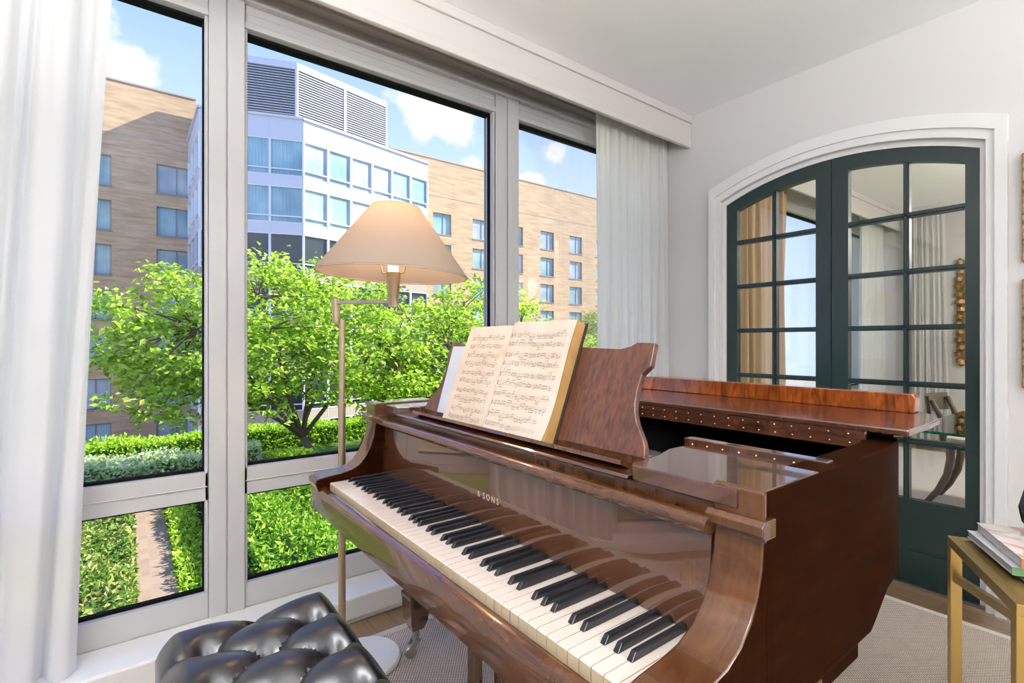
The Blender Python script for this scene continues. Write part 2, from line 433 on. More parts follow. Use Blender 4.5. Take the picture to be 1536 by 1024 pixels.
for i, (a, b) in enumerate(mu):
    q = MB().box(XW - .11, XW + .012, a, (a + b) / 2 - .002, .115, 2.56).box(XW - .11, XW + .018, (a + b) / 2 + .002, b, .115, 2.56).box(XW - .10, XW + .006, a, b, .115, 2.56)
    struct(q, 'trim_%d' % (3 + i), M['frame'], ['pale grey mullion between left and middle windows', 'pale grey mullion between middle and right windows', 'pale grey pier behind the left curtain', 'pale grey mullion behind the right curtain'][i], 'mullion', bevel=.003)
struct(MB().box(-2.42, XW, YB, YE, 2.56, ZC).box(-2.55, -2.42, YB, YE, 2.64, ZC).box(XW, XW + .03, YB, YE, 2.56, 2.585).box(XW, XW + .055, YB, YE, 2.625, ZC)
       .box(-2.55, XW, YB, YE, -.1, .115).box(-2.55, XW, YB, -2.62, 0, ZC), 'wall_window', M['frame'], 'pale band of wall above and below the windows', 'wall')
struct(MB().box(XW, -2.10, YB, YE, .02, .115).box(XW, -2.112, YB, YE, 0, .02), 'trim_7', M['trim'], 'low white ledge running under the windows', 'window ledge', bevel=.008)
va = MB().box(-2.02, -2.0, YB, YE, 2.503, ZC).box(-2.0, -1.985, YB, YE, 2.665, ZC).box(-2.0, -1.994, YB, YE, 2.503, 2.545)
struct(va, 'trim_8', M['valance'], 'beige boxed valance along the ceiling over the windows', 'valance', bevel=.003)
struct(MB().box(-2.22, -2.19, YB, YE, 2.63, 2.655), 'trim_9', M['frame'], 'thin curtain track behind the valance', 'curtain track')

# back of the room seen only in reflections: panelling beside the far window
struct(MB().box(-2.0, -1.3, YB, YB + .03, 0, 2.1).box(.2, 1.1, YB, YB + .03, 0, 2.1), 'door_3', M['doorwood'], 'walnut doors in the wall opposite the arch', 'door')

# ------------------------------------------------------------------ curtains
def curtain(name, x, ya_top, yb_top, ya_bot, yb_bot, z0, z1, folds, amp, label, m=M['curtain'], swap=False, seed=1, thick=True, flat_first=0):
    rnd = random.Random(seed); nu, nv = folds * 10, 26
    ph = [rnd.uniform(-.9, .9) for _ in range(folds + 2)]; am = [rnd.uniform(.55, 1.25) for _ in range(folds + 2)]
    vs = []; fs = []
    for j in range(nv + 1):
        t = j / nv; z = z0 + (z1 - z0) * t
        ya = ya_bot + (ya_top - ya_bot) * t; yb = yb_bot + (yb_top - yb_bot) * t
        for i in range(nu + 1):
            s_ = i / nu; q = s_ * folds; k = int(q); fr = q - k
            a_ = am[k] * (1 - fr) + am[k + 1] * fr; p_ = ph[k] * (1 - fr) + ph[k + 1] * fr
            env = 1.0
            if s_ < flat_first: env = .35
            d = amp * a_ * env * math.sin(2 * math.pi * q + p_ + .7 * math.sin(t * 2.1 + k * .9)) * (1.0 - .45 * t) + amp * .3 * math.sin(4.3 * math.pi * q + 2.2 * t)
            yy = ya + (yb - ya) * (s_ + .012 * math.sin(q * 4 + t * 3))
            vs.append((x + d, yy, z) if not swap else (yy, x + d, z))
    for j in range(nv):
        for i in range(nu): fs.append((j * (nu + 1) + i, j * (nu + 1) + i + 1, (j + 1) * (nu + 1) + i + 1, (j + 1) * (nu + 1) + i))
    o = MB().add(vs, fs).build(name, m, smooth=True)
    return tag(o, label, 'curtain', 'white curtains at the windows' if name == 'window_curtain' else 'dining room curtains')
curtain('window_curtain', -2.165, -.030, -1.05, -.140, -1.12, .118, 2.63, 9, .032, 'long white curtain hanging at the left edge beside the bench', seed=3)
curtain('window_curtain', -2.165, 2.275, 3.015, 2.285, 3.015, .118, 2.63, 9, .030, 'gathered white curtain in the corner behind the music desk', seed=8, flat_first=.12)

# ------------------------------------------------------------------ rug
rg = MB().box(-1.95, 2.3, -2.6, 2.80, 0, .012); rug = rg.build('sisal_rug', M['rug'])
tag(rug, 'large beige woven sisal rug under the piano', 'rug')
MB().box(-1.956, -1.925, -2.6, 2.80, 0, .0145).box(-1.925, 2.3, 2.775, 2.806, 0, .0145).build('rug_binding', mat('rug_binding_tape', (.60, .53, .45), .9), rug)

# ------------------------------------------------------------------ grand piano
PX = (-1.044, .47, 0.0)
piano = thing('grand_piano', 'polished mahogany grand piano with open fallboard and music desk', 'piano', PX)
def pp(mb, name, m, parent=None, **k): return mb.build(name, m, parent or piano, loc=PX, **k)
XL0, XL1, XR0, XR1 = -1.742, -1.660, -.428, -.350
# rim
def rim_outline(d):
    """plan of the case set in by d"""
    pts = [(XR1 - d, .712), (XR1 - d, 1.20)]
    for (x, y) in [(-.36, 1.30), (-.40, 1.42), (-.50, 1.58), (-.66, 1.74), (-.86, 1.88), (-1.06, 2.02), (-1.24, 2.14), (-1.42, 2.21), (-1.58, 2.20), (-1.70, 2.12), (-1.742, 2.00)]:
        c = Vector((-1.15, 1.3)); p = Vector((x, y)); q = p + (c - p).normalized() * d; pts.append((q.x, q.y))
    pts.append((XL0 + d, .712)); return pts
o_, i_ = rim_outline(0), rim_outline(.055)
rim = MB(); n = len(o_)
def zb(p): return .645 if p[1] < 1.12 else (.70 if p[1] >= 1.2 else .66)
# subdivide the right side so that the bottom steps up behind the key bed
def dens(l):
    out = [l[0], (l[0][0], 1.11), (l[0][0], 1.13)] + l[1:]; return out
o_, i_ = dens(o_), dens(i_); n = len(o_)
def zlow(p): return .645 if p[1] <= 1.11 else (.655 if p[1] <= 1.14 else .70)
vs = [(p[0], p[1], zlow(p)) for p in o_] + [(p[0], p[1], .98) for p in o_] + [(p[0], p[1], zlow(p)) for p in i_] + [(p[0], p[1], .98) for p in i_]
fs = []
for k in range(n - 1):
    fs += [(k, k + 1, n + k + 1, n + k), (n + k, n + k + 1, 3 * n + k + 1, 3 * n + k), (3 * n + k, 3 * n + k + 1, 2 * n + k + 1, 2 * n + k), (2 * n + k, 2 * n + k + 1, k + 1, k)]
fs += [(0, n, 3 * n, 2 * n), (n - 1, 2 * n - 1, 4 * n - 1, 3 * n - 1)]
rim.add(vs, fs)
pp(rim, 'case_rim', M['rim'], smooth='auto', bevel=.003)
# sounding interior (iron frame and soundboard lost in the dark)
it = MB().prism([(p[0], p[1]) for p in rim_outline(.056)], .80, .82, 'z')
pp(it, 'soundboard', M['black'])
# arms
arm = [(.492, .645), (.486, .700), (.485, .738), (.494, .750), (.53, .756), (.575, .760), (.615, .767), (.648, .783), (.675, .808), (.692, .838), (.703, .872), (.708, .912), (.89, .912), (.89, .645)]
def cheek(x0, x1, dy, top):
    a = MB().prism([(p[0] + dy * min(1, max(0, (p[1] - .70) / .1)) if p[0] < .80 else p[0], p[1]) for p in arm], x0, x1, 'x')
    a.m[1] = 1; w = pp(a, 'arm', [M['wood'], M['rim']], smooth='auto', bevel=.004)
    m_ = MB().prism([(.698 + dy, .914), (.692 + dy, .922), (.692 + dy, .934), (.70 + dy, .941), (.73, .941), (.73, .914)], x0 - .006, x1 + .006, 'x')
    pp(m_, 'arm_moulding', M['wood'], w, bevel=.002)
    b_ = MB().prism([(.708 + dy, .905), (.706 + dy, top - .004), (.714 + dy, top), (.89, top), (.89, .905)], x0, x1, 'x')
    pp(b_, 'arm_cap', M['wood'], w, bevel=.003)
cheek(XL0 + .0006, XL1, -.038, .9805); cheek(XR0, XR1 - .0006, 0, .9805)
# key bed and key slip
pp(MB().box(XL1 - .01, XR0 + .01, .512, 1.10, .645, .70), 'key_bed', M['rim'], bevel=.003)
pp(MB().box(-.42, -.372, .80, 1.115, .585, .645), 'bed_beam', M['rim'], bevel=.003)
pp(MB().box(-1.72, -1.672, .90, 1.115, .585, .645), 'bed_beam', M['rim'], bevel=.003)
ks = MB().prism([(.512, .645), (.512, .716), (.505, .722), (.496, .7225), (.487, .718), (.482, .708), (.482, .645)], XL1 - .082, XR1, 'x')
pp(ks, 'key_slip', M['wood'], smooth='auto')
# keyboard
kb = pp(MB().box(XL1, XR0, .516, .70, .70, .706), 'keyboard', M['black'])
kw = (XR0 - XL1) / 52; blacks = []
for i in range(52):
    x = XL1 + i * kw
    w = MB().prism([(.517, .711), (.5165, .733), (.519, .7352), (.72, .7352), (.72, .711)], x + .0009, x + kw - .0009, 'x')
    w.mi = 1; w.add([(x + .0009, .5162, .711), (x + kw - .0009, .5162, .711), (x + kw - .0009, .5160, .7325), (x + .0009, .5160, .7325)], [(0, 1, 2, 3)])
    pp(w, 'white_key', [M['ivory'], M['ivoryfront']], kb)
    note = 'ABCDEFG'[i % 7]
    if note in 'ACDFG' and i < 51:
        sh = {'C': -.0015, 'D': .0015, 'F': -.002, 'G': 0, 'A': .002}[note]; blacks.append(x + kw + sh)
for x in blacks:
    w = MB(); y0 = .567; a, b = .0056, .0046; z0, z1 = .735, .7475
    w.add([(x - a, y0, z0), (x + a, y0, z0), (x + a, .72, z0), (x - a, .72, z0), (x - b, y0 + .010, z1), (x + b, y0 + .010, z1), (x + b, .72, z1), (x - b, .72, z1)],
          [(0, 3, 2, 1), (4, 5, 6, 7), (0, 1, 5, 4), (1, 2, 6, 5), (2, 3, 7, 6), (3, 0, 4, 7)])
    pp(w, 'black_key', M['ebony'], kb, bevel=.0012)
# fallboard with its roll
fb = pp(MB().prism([(.700, .7365), (.697, .760), (.699, .83), (.704, .900), (.722, .900), (.722, .7365)], XL1 + .001, XR0 - .001, 'x'), 'fallboard', M['fall'], smooth='auto')
rl = MB(); prof = []
for k in range(18):
    a = 2 * math.pi * k / 18; prof.append((.690 + .0165 * math.cos(a), .9165 + .0135 * math.sin(a)))
rl.prism(prof, XL1 + .004, XR0 + .006, 'x')
pp(rl, 'fallboard_roll', M['wood'], fb, smooth='auto')
# maker lettering, cut short where a reflection hides the rest of the name
cu = bpy.data.curves.new('maker_lettering', 'FONT'); cu.body = '&  S O N S'; cu.size = .030; cu.extrude = .0004; cu.resolution_u = 3
to = bpy.data.objects.new('maker_lettering', cu); C.objects.link(to)
dg = bpy.context.evaluated_depsgraph_get(); me = bpy.data.meshes.new_from_object(to.evaluated_get(dg)); bpy.data.objects.remove(to)
lt = bpy.data.objects.new('maker_lettering', me); me.materials.append(M['gold_letter']); C.objects.link(lt); lt.parent = fb
lt.rotation_euler = (R(90), 0, 0); lt.location = (-1.068 - PX[0], .6985 - PX[1], .803 - PX[2]); lt.scale = (.68, .72, 1)
# front beam and music shelf
pp(MB().box(XL1, XR0, .712, .735, .900, .946), 'front_beam', M['wood'], bevel=.003)
pp(MB().prism([(.700, .947), (.698, .951), (.703, .9545), (.80, .9545), (.80, .946)], -1.555, -.588, 'x'), 'music_shelf', M['lid'], bevel=.002)
pp(MB().box(XL1, XR0, .80, .955, .935, .942), 'tuning_cover', M['black'])
# right wing of the shelf
wg = [(-.388, .702), (-.565, .702), (-.583, .706), (-.592, .718), (-.590, .74), (-.600, .80), (-.622, .865), (-.622, .945), (-.388, .945)]
pp(MB().prism(wg, .947, .9755, 'z'), 'shelf_wing', M['lid'], bevel=.003)
wg2 = [(-1.70, .702), (-1.565, .702), (-1.545, .74), (-1.53, .80), (-1.51, .865), (-1.51, .945), (-1.70, .945)]
pp(MB().prism(wg2, .947, .9755, 'z'), 'shelf_wing', M['lid'], bevel=.003)
hs = pp(MB().box(-.64, -.362, .945, .972, .962, .986).box(-.64, -.362, .972, .985, .960, .979), 'front_hinge_strip', M['lid'], bevel=.002)
smb = MB().lathe([(.0024, 0), (.0022, -.001), (.0012, -.0018), (.0001, -.002)], (0, 0, 0), 8)
smb.v = [(p[0], p[2], p[1]) for p in smb.v]
def stud(parent, x, y, z):
    me = STUD[0].data.copy() if False else (STUD[0].data if STUD else None)
    if me is None: o = smb.build('stud', M['stud'], parent, smooth=True)
    else: o = bpy.data.objects.new('stud', me); C.objects.link(o); o.parent = parent
    o.location = (x - PX[0], y - PX[1], z - PX[2]); STUD.append(o)
STUD = []
for k in range(8): stud(hs, -.62 + k * .034, .945, .975)
# lid lying on the case, folded front flap
def lid_outline(y0):
    return [(-.330, y0), (-.331, 1.40), (-.337, 1.50), (-.36, 1.57), (-.46, 1.68), (-.64, 1.82), (-.85, 1.95), (-1.06, 2.08), (-1.24, 2.19), (-1.42, 2.26), (-1.60, 2.25), (-1.73, 2.15), (-1.768, 2.02), (-1.768, y0)]
lid = pp(MB().prism(lid_outline(1.255), .9985, 1.012, 'z'), 'lid', M['lid'], bevel=.003)
# the batten lies inside the case and carries the second hinge leaf
h1 = pp(MB().box(-1.69, -.405, 1.246, 1.258, .982, .9985), 'lid_hinge', M['lid'])
h2 = pp(MB().prism([(-1.68, .964), (-.43, .964), (-.41, .974), (-.41, .9815), (-1.68, .9815)], 1.240, 1.262, 'y'), 'lid_batten', M['lid'])
for k in range(32): stud(h1, -1.66 + k * .0395, 1.246, .991)
for k in range(32): stud(h2, -1.655 + k * .0395, 1.240, .973)
for q in ((-.40, 1.36), (-1.715, 1.40), (-1.50, 2.15)): pp(MB().box(q[0] - .02, q[0] + .02, q[1] - .02, q[1] + .02, .979, .999), 'lid_bumper', M['black'])
fl = MB(); poly = [(-1.52, 1.012), (-.400, 1.012), (-.398, 1.050), (-.404, 1.060), (-1.516, 1.060), (-1.52, 1.056)]
fl.prism(poly, 1.560, 1.602, 'y')
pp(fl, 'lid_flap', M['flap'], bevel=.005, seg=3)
# music desk, tilted back
TA = R(21); UX = Vector((1, 0, 0)); UY = Vector((0, math.sin(TA), math.cos(TA))); UN = Vector((0, -math.cos(TA), math.sin(TA)))
DO = Vector((-1.052, .768, .964))
def dk(u, w, nrm=0): return DO + UX * u + UY * w + UN * nrm
half = [(.444, 0.007), (.444, .014), (.441, .028), (.430, .046), (.409, .072), (.398, .092), (.393, .110), (.390, .140), (.393, .172), (.409, .192), (.406, .241), (.360, .242), (.345, .233), (.320, .227), (.265, .228), (.2, .230), (0, .233)]
outl = half + [(-u, w) for (u, w) in half[::-1][1:]]
md = MB(); nn = len(outl)
md.add([dk(u, w, 0) for u, w in outl] + [dk(u, w, -.014) for u, w in outl], [tuple(range(nn)), tuple(range(nn, 2 * nn))[::-1]] + [(i, nn + i, nn + (i + 1) % nn, (i + 1) % nn) for i in range(nn)])
desk = pp(md, 'music_desk', M['desk'], bevel=.002)
pp(MB().box(-1.497, -.607, .772, .800, .9540, .9725), 'desk_rail', M['wood'], desk, bevel=.002)
ld = MB().add([dk(u, w, nn_) for (u, w, nn_) in [(-.43, -.017, .0), (.43, -.017, .0), (.43, -.017, .045), (-.43, -.017, .045), (-.43, -.0085, 0), (.43, -.0085, 0), (.43, -.0085, .045), (-.43, -.0085, .045)]],
              [(0, 3, 2, 1), (4, 5, 6, 7), (0, 1, 5, 4), (1, 2, 6, 5), (2, 3, 7, 6), (3, 0, 4, 7)])
pp(ld, 'desk_ledge', M['wood'], desk)
for u in (-.3, .3): pp(MB().bar(dk(u, .14, -.012), (DO.x + u, .945, .944), .022, .012), 'desk_prop', M['wood'], desk)
# legs
def leg(x0, x1, y0, y1, top):
    l = MB(); cx, cy = (x0 + x1) / 2, (y0 + y1) / 2; hw, hd = (x1 - x0) / 2, (y1 - y0) / 2
    def ring(z, s): return [(cx - hw * s, cy - hd * s, z), (cx + hw * s, cy - hd * s, z), (cx + hw * s, cy + hd * s, z), (cx - hw * s, cy + hd * s, z)]
    zs = [(.115, .62), (.125, .70), (.150, .95), (.225, 1.06), (.240, 1.12), (.252, 1.12), (.255, .92), (top, 1.02)]
    vs = []; [vs.extend(ring(z, s)) for z, s in zs]
    fs = [(3, 2, 1, 0), tuple(range(len(vs) - 4, len(vs)))]
    for k in range(len(zs) - 1):
        for j in range(4): fs.append((4 * k + j, 4 * k + (j + 1) % 4, 4 * k + 4 + (j + 1) % 4, 4 * k + 4 + j))
    l.add(vs, fs); o = pp(l, 'leg', M['wood'], bevel=.003)
    c = MB(); c.tube([(cx, cy, .118), (cx, cy, .075)], [.016, .014], 12)
    for s in (-1, 1): c.bar((cx + s * .016, cy + .004, .085), (cx + s * .014, cy - .022, .046), .006, .02)
    c.lathe([(.001, -.011), (.020, -.011), (.0235, -.006), (.0235, .006), (.020, .011), (.001, .011)], (cx, cy - .022, .036), 20, 'x')
    pp(c, 'caster', M['steel'], o, smooth='auto')
leg(-1.775, -1.698, .822, .895, .645); leg(-.425, -.350, .822, .895, .645); leg(-1.47, -1.395, 1.98, 2.055, .80)
ly = MB().box(-1.12, -1.09, .70, .73, .16, .645).box(-1.00, -.97, .70, .73, .16, .645).box(-1.14, -.95, .685, .745, .10, .17)
ly.bar((-1.045, .80, .62), (-1.045, .74, .16), .012)
lyre = pp(ly, 'pedal_lyre', M['wood'], bevel=.004)
for x in (-1.10, -1.045, -.99):
    pp(MB().prism([(x - .012, .60), (x - .016, .62), (x - .008, .70), (x + .008, .70), (x + .016, .62), (x + .012, .60)], .085, .092, 'z'), 'pedal', M['brass'], lyre, bevel=.002)

# ------------------------------------------------------------------ sheet music book and card folder on the desk
BK = dk(-.063, -.008, .003)
def bk(u, w, nrm): return BK + UX * u + UY * w + UN * nrm
H = .294; WR, WL = .262, .226
def nr(u): return .026 * min(1, (max(u, 0) / .022)) ** .6 + .004 + .004 * math.exp(-((u - .05) / .04) ** 2)
def nl(u): return .008 * min(1, (max(-u, 0) / .022)) ** .6 + .004 + .002 * math.exp(-((u + .05) / .04) ** 2)
book = thing('sheet_music_book', 'thick open book of yellowed sheet music leaning on the music desk', 'book', tuple(BK))
def bb(mb, name, m, parent=None, **k): return mb.build(name, m, parent or book, loc=tuple(BK), **k)
def page_surface(side, lift=0.0, nu=24, nv=14):
    mb = MB(); W = WR if side > 0 else WL; vs = []
    for j in range(nv + 1):
        w = H * j / nv
        for i in range(nu + 1):
            u = W * i / nu * side
            cut = 0
            if side > 0: cut = .010 * math.exp(-(w / .05)) * (i / nu) ** 3 - .003 * math.sin(w * 21) * (i / nu) ** 4
            h = nr(u) if side > 0 else nl(u)
            vs.append(bk(u - cut * side, w, h + lift))
    fs = [(j * (nu + 1) + i, j * (nu + 1) + i + 1, (j + 1) * (nu + 1) + i + 1, (j + 1) * (nu + 1) + i) for j in range(nv) for i in range(nu)]
    if side < 0: fs = [f[::-1] for f in fs]
    return mb.add(vs, fs)
for side, nm in ((1, 'right_page'), (-1, 'left_page')):
    pg = bb(page_surface(side, .0008), nm.split('_')[1], M['page'], smooth=True)
    # staves and notes printed on the page
    ink = MB(); rnd = random.Random(5 + side); W = WR if side > 0 else WL
    def up(u, w, l=.0013): return bk(u, w, (nr(u) if side > 0 else nl(u)) + l)
    def quad(u0, u1, w0, w1):
        a, b = (u0, u1); ink.add([up(a, w0), up(b, w0), up(b, w1), up(a, w1)], [(0, 1, 2, 3)])
    ul, ur = (.026, W - .022) if side > 0 else (-W + .030, -.030)
    for sy in range(5):
        for stf in range(2):
            w0 = H - .034 - sy * .054 - stf * .024
            short = (sy == 4 and side > 0)
            e = ur - (.02 if short else 0)
            for ln in range(5):
                for s in range(8):
                    a = ul + (e - ul) * s / 8; b = ul + (e - ul) * (s + 1) / 8
                    quad(a, b, w0 - ln * .0024 - .00012, w0 - ln * .0024 + .00012)
            q = ul + .012
            quad(ul + .003, ul + .0055, w0 - .011, w0 + .001)
            while q < e - .004:
                if rnd.random() < .92 and not (sy == 4 and side > 0 and stf == 1 and q > ul + .09):
                    nb = rnd.choice([2, 3, 4]); base = w0 - rnd.uniform(-.001, .011); stp = .0052; dirn = rnd.choice([-1, 1])
                    x_end = q
                    for k in range(nb):
                        x = q + k * stp
                        if x > e - .003: break
                        hh = base + rnd.uniform(-.0022, .0022)
                        pts = [up(x + .0015 * math.cos(a * math.pi / 3), hh + .00115 * math.sin(a * math.pi / 3), .0015) for a in range(6)]
                        ink.add(pts, [tuple(range(6))])
                        quad(x + .0010, x + .0015, min(hh, hh + dirn * .0075), max(hh, hh + dirn * .0075)); x_end = x
                    quad(q + .001, x_end + .0015, base + dirn * .0072 - .0005, base + dirn * .0072 + .0005)
                    q = x_end + rnd.uniform(.006, .010)
                else: q += .008
            quad(e - .0006, e, w0 - .0097, w0)
    bb(ink, 'notation', M['ink'], pg)
blk = MB(); blk2 = MB()
def block(mb, side, lo):
    W = WR if side > 0 else WL; us = [0] + [.001 * 1.28 ** q for q in range(22) if .001 * 1.28 ** q < W - .01] + [W - .002]
    ring = [(u * side, lo) for u in us] + [(u * side, (nr(u) if side > 0 else nl(-u)) - .0012) for u in us[::-1]]
    k = len(ring); mb.add([bk(u, .001, h) for u, h in ring] + [bk(u, H - .001, h) for u, h in ring],
                          [tuple(range(k)), tuple(range(k, 2 * k))[::-1]] + [(i, (i + 1) % k, k + (i + 1) % k, k + i) for i in range(k)])
block(blk, 1, .001); block(blk, -1, .001)
bb(blk, 'page_block', M['pageedge'])
bb(MB().add([bk(u, w, h) for (u, w, h) in [(-WL - .002, 0, -.001), (WR + .006, 0, -.001), (WR + .006, H + .002, -.001), (-WL - .002, H + .002, -.001), (-WL - .002, 0, .001), (WR + .006, 0, .001), (WR + .006, H + .002, .001), (-WL - .002, H + .002, .001)]],
             [(0, 3, 2, 1), (4, 5, 6, 7), (0, 1, 5, 4), (1, 2, 6, 5), (2, 3, 7, 6), (3, 0, 4, 7)]), 'book_cover', M['bookdark'])
fo = MB()
a = -.353
fo.add([dk(u, w, h) for h in (.0008, .0034) for (u, w) in ((-.353, .008), (-.15, .008), (-.18, .226), (-.385, .226))],
       [(0, 3, 2, 1), (4, 5, 6, 7), (0, 1, 5, 4), (1, 2, 6, 5), (2, 3, 7, 6), (3, 0, 4, 7)])
FL = dk(a, .005, 0)
tag(fo.build('music_folder', M['folder'], loc=tuple(FL)), 'pale blue card folder tucked behind the left page of sheet music', 'folder')

# ------------------------------------------------------------------ tufted bench
BX0, BX1, BY0, BY1, BZ = -1.468, -.572, .048, .456, .492
bench = thing('piano_bench', 'black button tufted leather bench in front of the keyboard', 'bench', ((BX0 + BX1) / 2, (BY0 + BY1) / 2, 0.012))
BL = tuple(bench.location)
px, py = .160, .118; bcx, bcy = -1.02, .258
btn = [(bcx + k * px, bcy + r_ * py) for r_ in (-1, 1) for k in (-2, -1, 0, 1, 2)] + [(bcx + (k + .5) * px, bcy) for k in (-3, -2, -1, 0, 1, 2)]
def sm(t): t = min(1, max(0, t)); return t * t * (3 - 2 * t)
def ridge(v): return abs(math.sin(math.pi * v)) ** .52
def cushion(x, y):
    yy = (y - bcy) / py; xx = (x - bcx) / px + .5
    inner = ridge(xx + yy / 2) * ridge(xx - yy / 2)
    t = sm((abs(yy) - 1.0) / .22); h = inner * (1 - t) + ridge(xx + .5) * t
    t2 = sm((abs(x - bcx) - 2.5 * px) / (.22 * px))
    end = ridge(yy) if abs(yy) < 1 else 1.0
    h = h * (1 - t2) + end * t2
    d = min(math.hypot(x - q[0], y - q[1]) for q in btn)
    return .032 * h - .030 * math.exp(-(d / .025) ** 2)
nx, ny = 150, 76; vs = []; fs = []; rr = .050
for j in range(ny + 1):
    for i in range(nx + 1):
        s_, t_ = i / nx * 2 - 1, j / ny * 2 - 1
        # even rows inside, tighter near the border so that the roll-over is smooth
        x = (BX0 + BX1) / 2 + (BX1 - BX0) / 2 * math.sin(s_ * math.pi / 2 * .999) if False else (BX0 + BX1) / 2 + (BX1 - BX0) / 2 * (s_ * (1.18 - .18 * s_ * s_)) / 1.0
        y = (BY0 + BY1) / 2 + (BY1 - BY0) / 2 * (t_ * (1.25 - .25 * t_ * t_))
        e = min(x - BX0, BX1 - x, rr * 2), min(y - BY0, BY1 - y, rr * 2)
        def rnd_(q): q = min(q, rr); return rr - math.sqrt(max(rr * rr - (rr - q) ** 2, 0))
        drop = math.hypot(rnd_(e[0]), rnd_(e[1]))
        fade = sm(min(e) / .05)
        vs.append((x, y, BZ - .016 - min(drop, .05) + cushion(x, y) * (.25 + .75 * fade)))
for j in range(ny):
    for i in range(nx): fs.append((j * (nx + 1) + i, j * (nx + 1) + i + 1, (j + 1) * (nx + 1) + i + 1, (j + 1) * (nx + 1) + i))
# side walls of the seat
base = len(vs); loop = [i for i in range(nx + 1)] + [j * (nx + 1) + nx for j in range(1, ny + 1)] + [ny * (nx + 1) + i for i in range(nx - 1, -1, -1)] + [j * (nx + 1) for j in range(ny - 1, 0, -1)]
for k in loop: vs.append((vs[k][0], vs[k][1], BZ - .135))
m_ = len(loop)
for k in range(m_): fs.append((loop[k], base + k, base + (k + 1) % m_, loop[(k + 1) % m_]))
fs.append(tuple(base + k for k in range(m_)))
seat = MB().add(vs, fs).build('seat_cushion', M['leather'], bench, smooth='auto', loc=BL)
for q in btn:
    c = MB().lathe([(.0105, 0), (.0098, .003), (.006, .0055), (.0008, .0062)], (q[0], q[1], BZ - .016 + cushion(*q) + .0008), 14)
    c.build('button', M['leather'], seat, smooth=True, loc=BL)
MB().box(BX0 + .01, BX1 - .01, BY0 + .01, BY1 - .01, BZ - .185, BZ - .13).build('apron', M['rim'], bench, loc=BL, bevel=.004)
for x in (BX0 + .04, BX1 - .04):
    for y in (BY0 + .04, BY1 - .04):
        l = MB(); l.add([(x + a * w, y + b * w, z) for z, w in ((.013, .016), (BZ - .18, .026)) for a, b in ((-1, -1), (1, -1), (1, 1), (-1, 1))],
                        [(3, 2, 1, 0), (4, 5, 6, 7)] + [(k, (k + 1) % 4, 4 + (k + 1) % 4, 4 + k) for k in range(4)])
        l.build('leg', M['rim'], bench, loc=BL)

# ------------------------------------------------------------------ swing arm floor lamp
LX, LY = -1.895, .634
lamp = thing('floor_lamp', 'brass swing arm floor lamp with a wide conical shade by the window', 'lamp', (LX, LY, 0))
LL = (LX, LY, 0)
def lp(mb, name, m, parent=None, **k): return mb.build(name, m, parent or lamp, loc=LL, **k)
lp(MB().lathe([(.0005, .012), (.124, .012), (.130, .016), (.130, .028), (.125, .034), (.0005, .036)], (-1.815, .690, 0), 48), 'base', M['cream'], smooth='auto')
lp(MB().tube([(LX, LY, .034), (LX, LY, .95)], .0135, 16).tube([(LX, LY, .95), (LX, LY, 1.275)], .0105, 16).tube([(LX, LY, .945), (LX, LY, .965)], .0155, 16), 'pole', M['lampbrass'], smooth='auto')
SX, SY = -1.597, .707
EX, EY = LX - .012, LY - .018
lp(MB().tube([(EX, EY, 1.262), (EX, EY, 1.352)], .0145, 16).tube([(EX, EY, 1.352), (EX, EY, 1.358)], [.012, .006], 16), 'elbow', M['lampbrass'], smooth='auto')
lp(MB().bar((EX, EY, 1.338), (SX, SY, 1.326), .013), 'swing_arm', M['lampbrass'], bevel=.002)
so = lp(MB().lathe([(.0005, -.004), (.0165, -.004), (.0165, .030), (.0175, .032), (.0195, .036), (.0235, .100), (.0235, .112), (.0005, .112)], (SX, SY, 1.312), 24), 'socket', M['lampbrass'], smooth='auto')
lp(MB().tube([(SX + .018, SY + .012, 1.375), (SX + .034, SY + .022, 1.375)], .0028, 8).lathe([(.0005, -.005), (.005, -.004), (.005, .004), (.0005, .005)], (SX + .036, SY + .023, 1.375), 10), 'switch_knob', M['lampbrass'], so, smooth='auto')
bulbm = mat('lit_bulb', (1, .85, .6), .3); setp(bulbm.node_tree.nodes['Principled BSDF'], emcol=(1, .72, .42), emit=4.0)
lp(MB().lathe([(.0005, 0), (.016, .0), (.018, .03), (.028, .07), (.030, .095), (.022, .12), (.0005, .128)], (SX, SY, 1.424), 20), 'bulb', bulbm, so, smooth=True)
hp = MB()
for s in (-1, 1):
    d = Vector((.598, .80, 0)) * s
    c = Vector((SX, SY, 0))
    hp.tube([c + d * .020 + Vector((0, 0, 1.42)), c + d * .037 + Vector((0, 0, 1.424)), c + d * .042 + Vector((0, 0, 1.45)), c + d * .042 + Vector((0, 0, 1.56)), c + d * .02 + Vector((0, 0, 1.60)), c + Vector((0, 0, 1.60))], .0028, 8)
lp(hp, 'harp', M['lampbrass'], so, smooth=True)
sh = MB(); nS = 72; z0, z1, r0, r1 = 1.415, 1.645, .248, .080
T = Matrix.Rotation(R(-2.2), 4, Vector((.80, -.60, 0)))
prof = [(r0, z0), (r0 + .001, z0 + .004), (r1 + .001, z1 - .003), (r1, z1), (r1 - .0025, z1 - .003), (r0 - .003, z0 + .003), (r0, z0)]
sh.lathe([(r, z - 1.42) for r, z in prof[:5]], (0, 0, 0), nS); sh.mi = 1; sh.lathe([(r, z - 1.42) for r, z in prof[4:]], (0, 0, 0), nS)
sh.v = [tuple(T @ Vector(p) + Vector((SX, SY, 1.42))) for p in sh.v]
lp(sh, 'shade', [M['shade'], M['liner']], smooth='auto')
rmb = MB(); cir = [T @ Vector((math.cos(2 * math.pi * k / 48) * (r0 - .001), math.sin(2 * math.pi * k / 48) * (r0 - .001), z0 - 1.42)) + Vector((SX, SY, 1.42)) for k in range(49)]
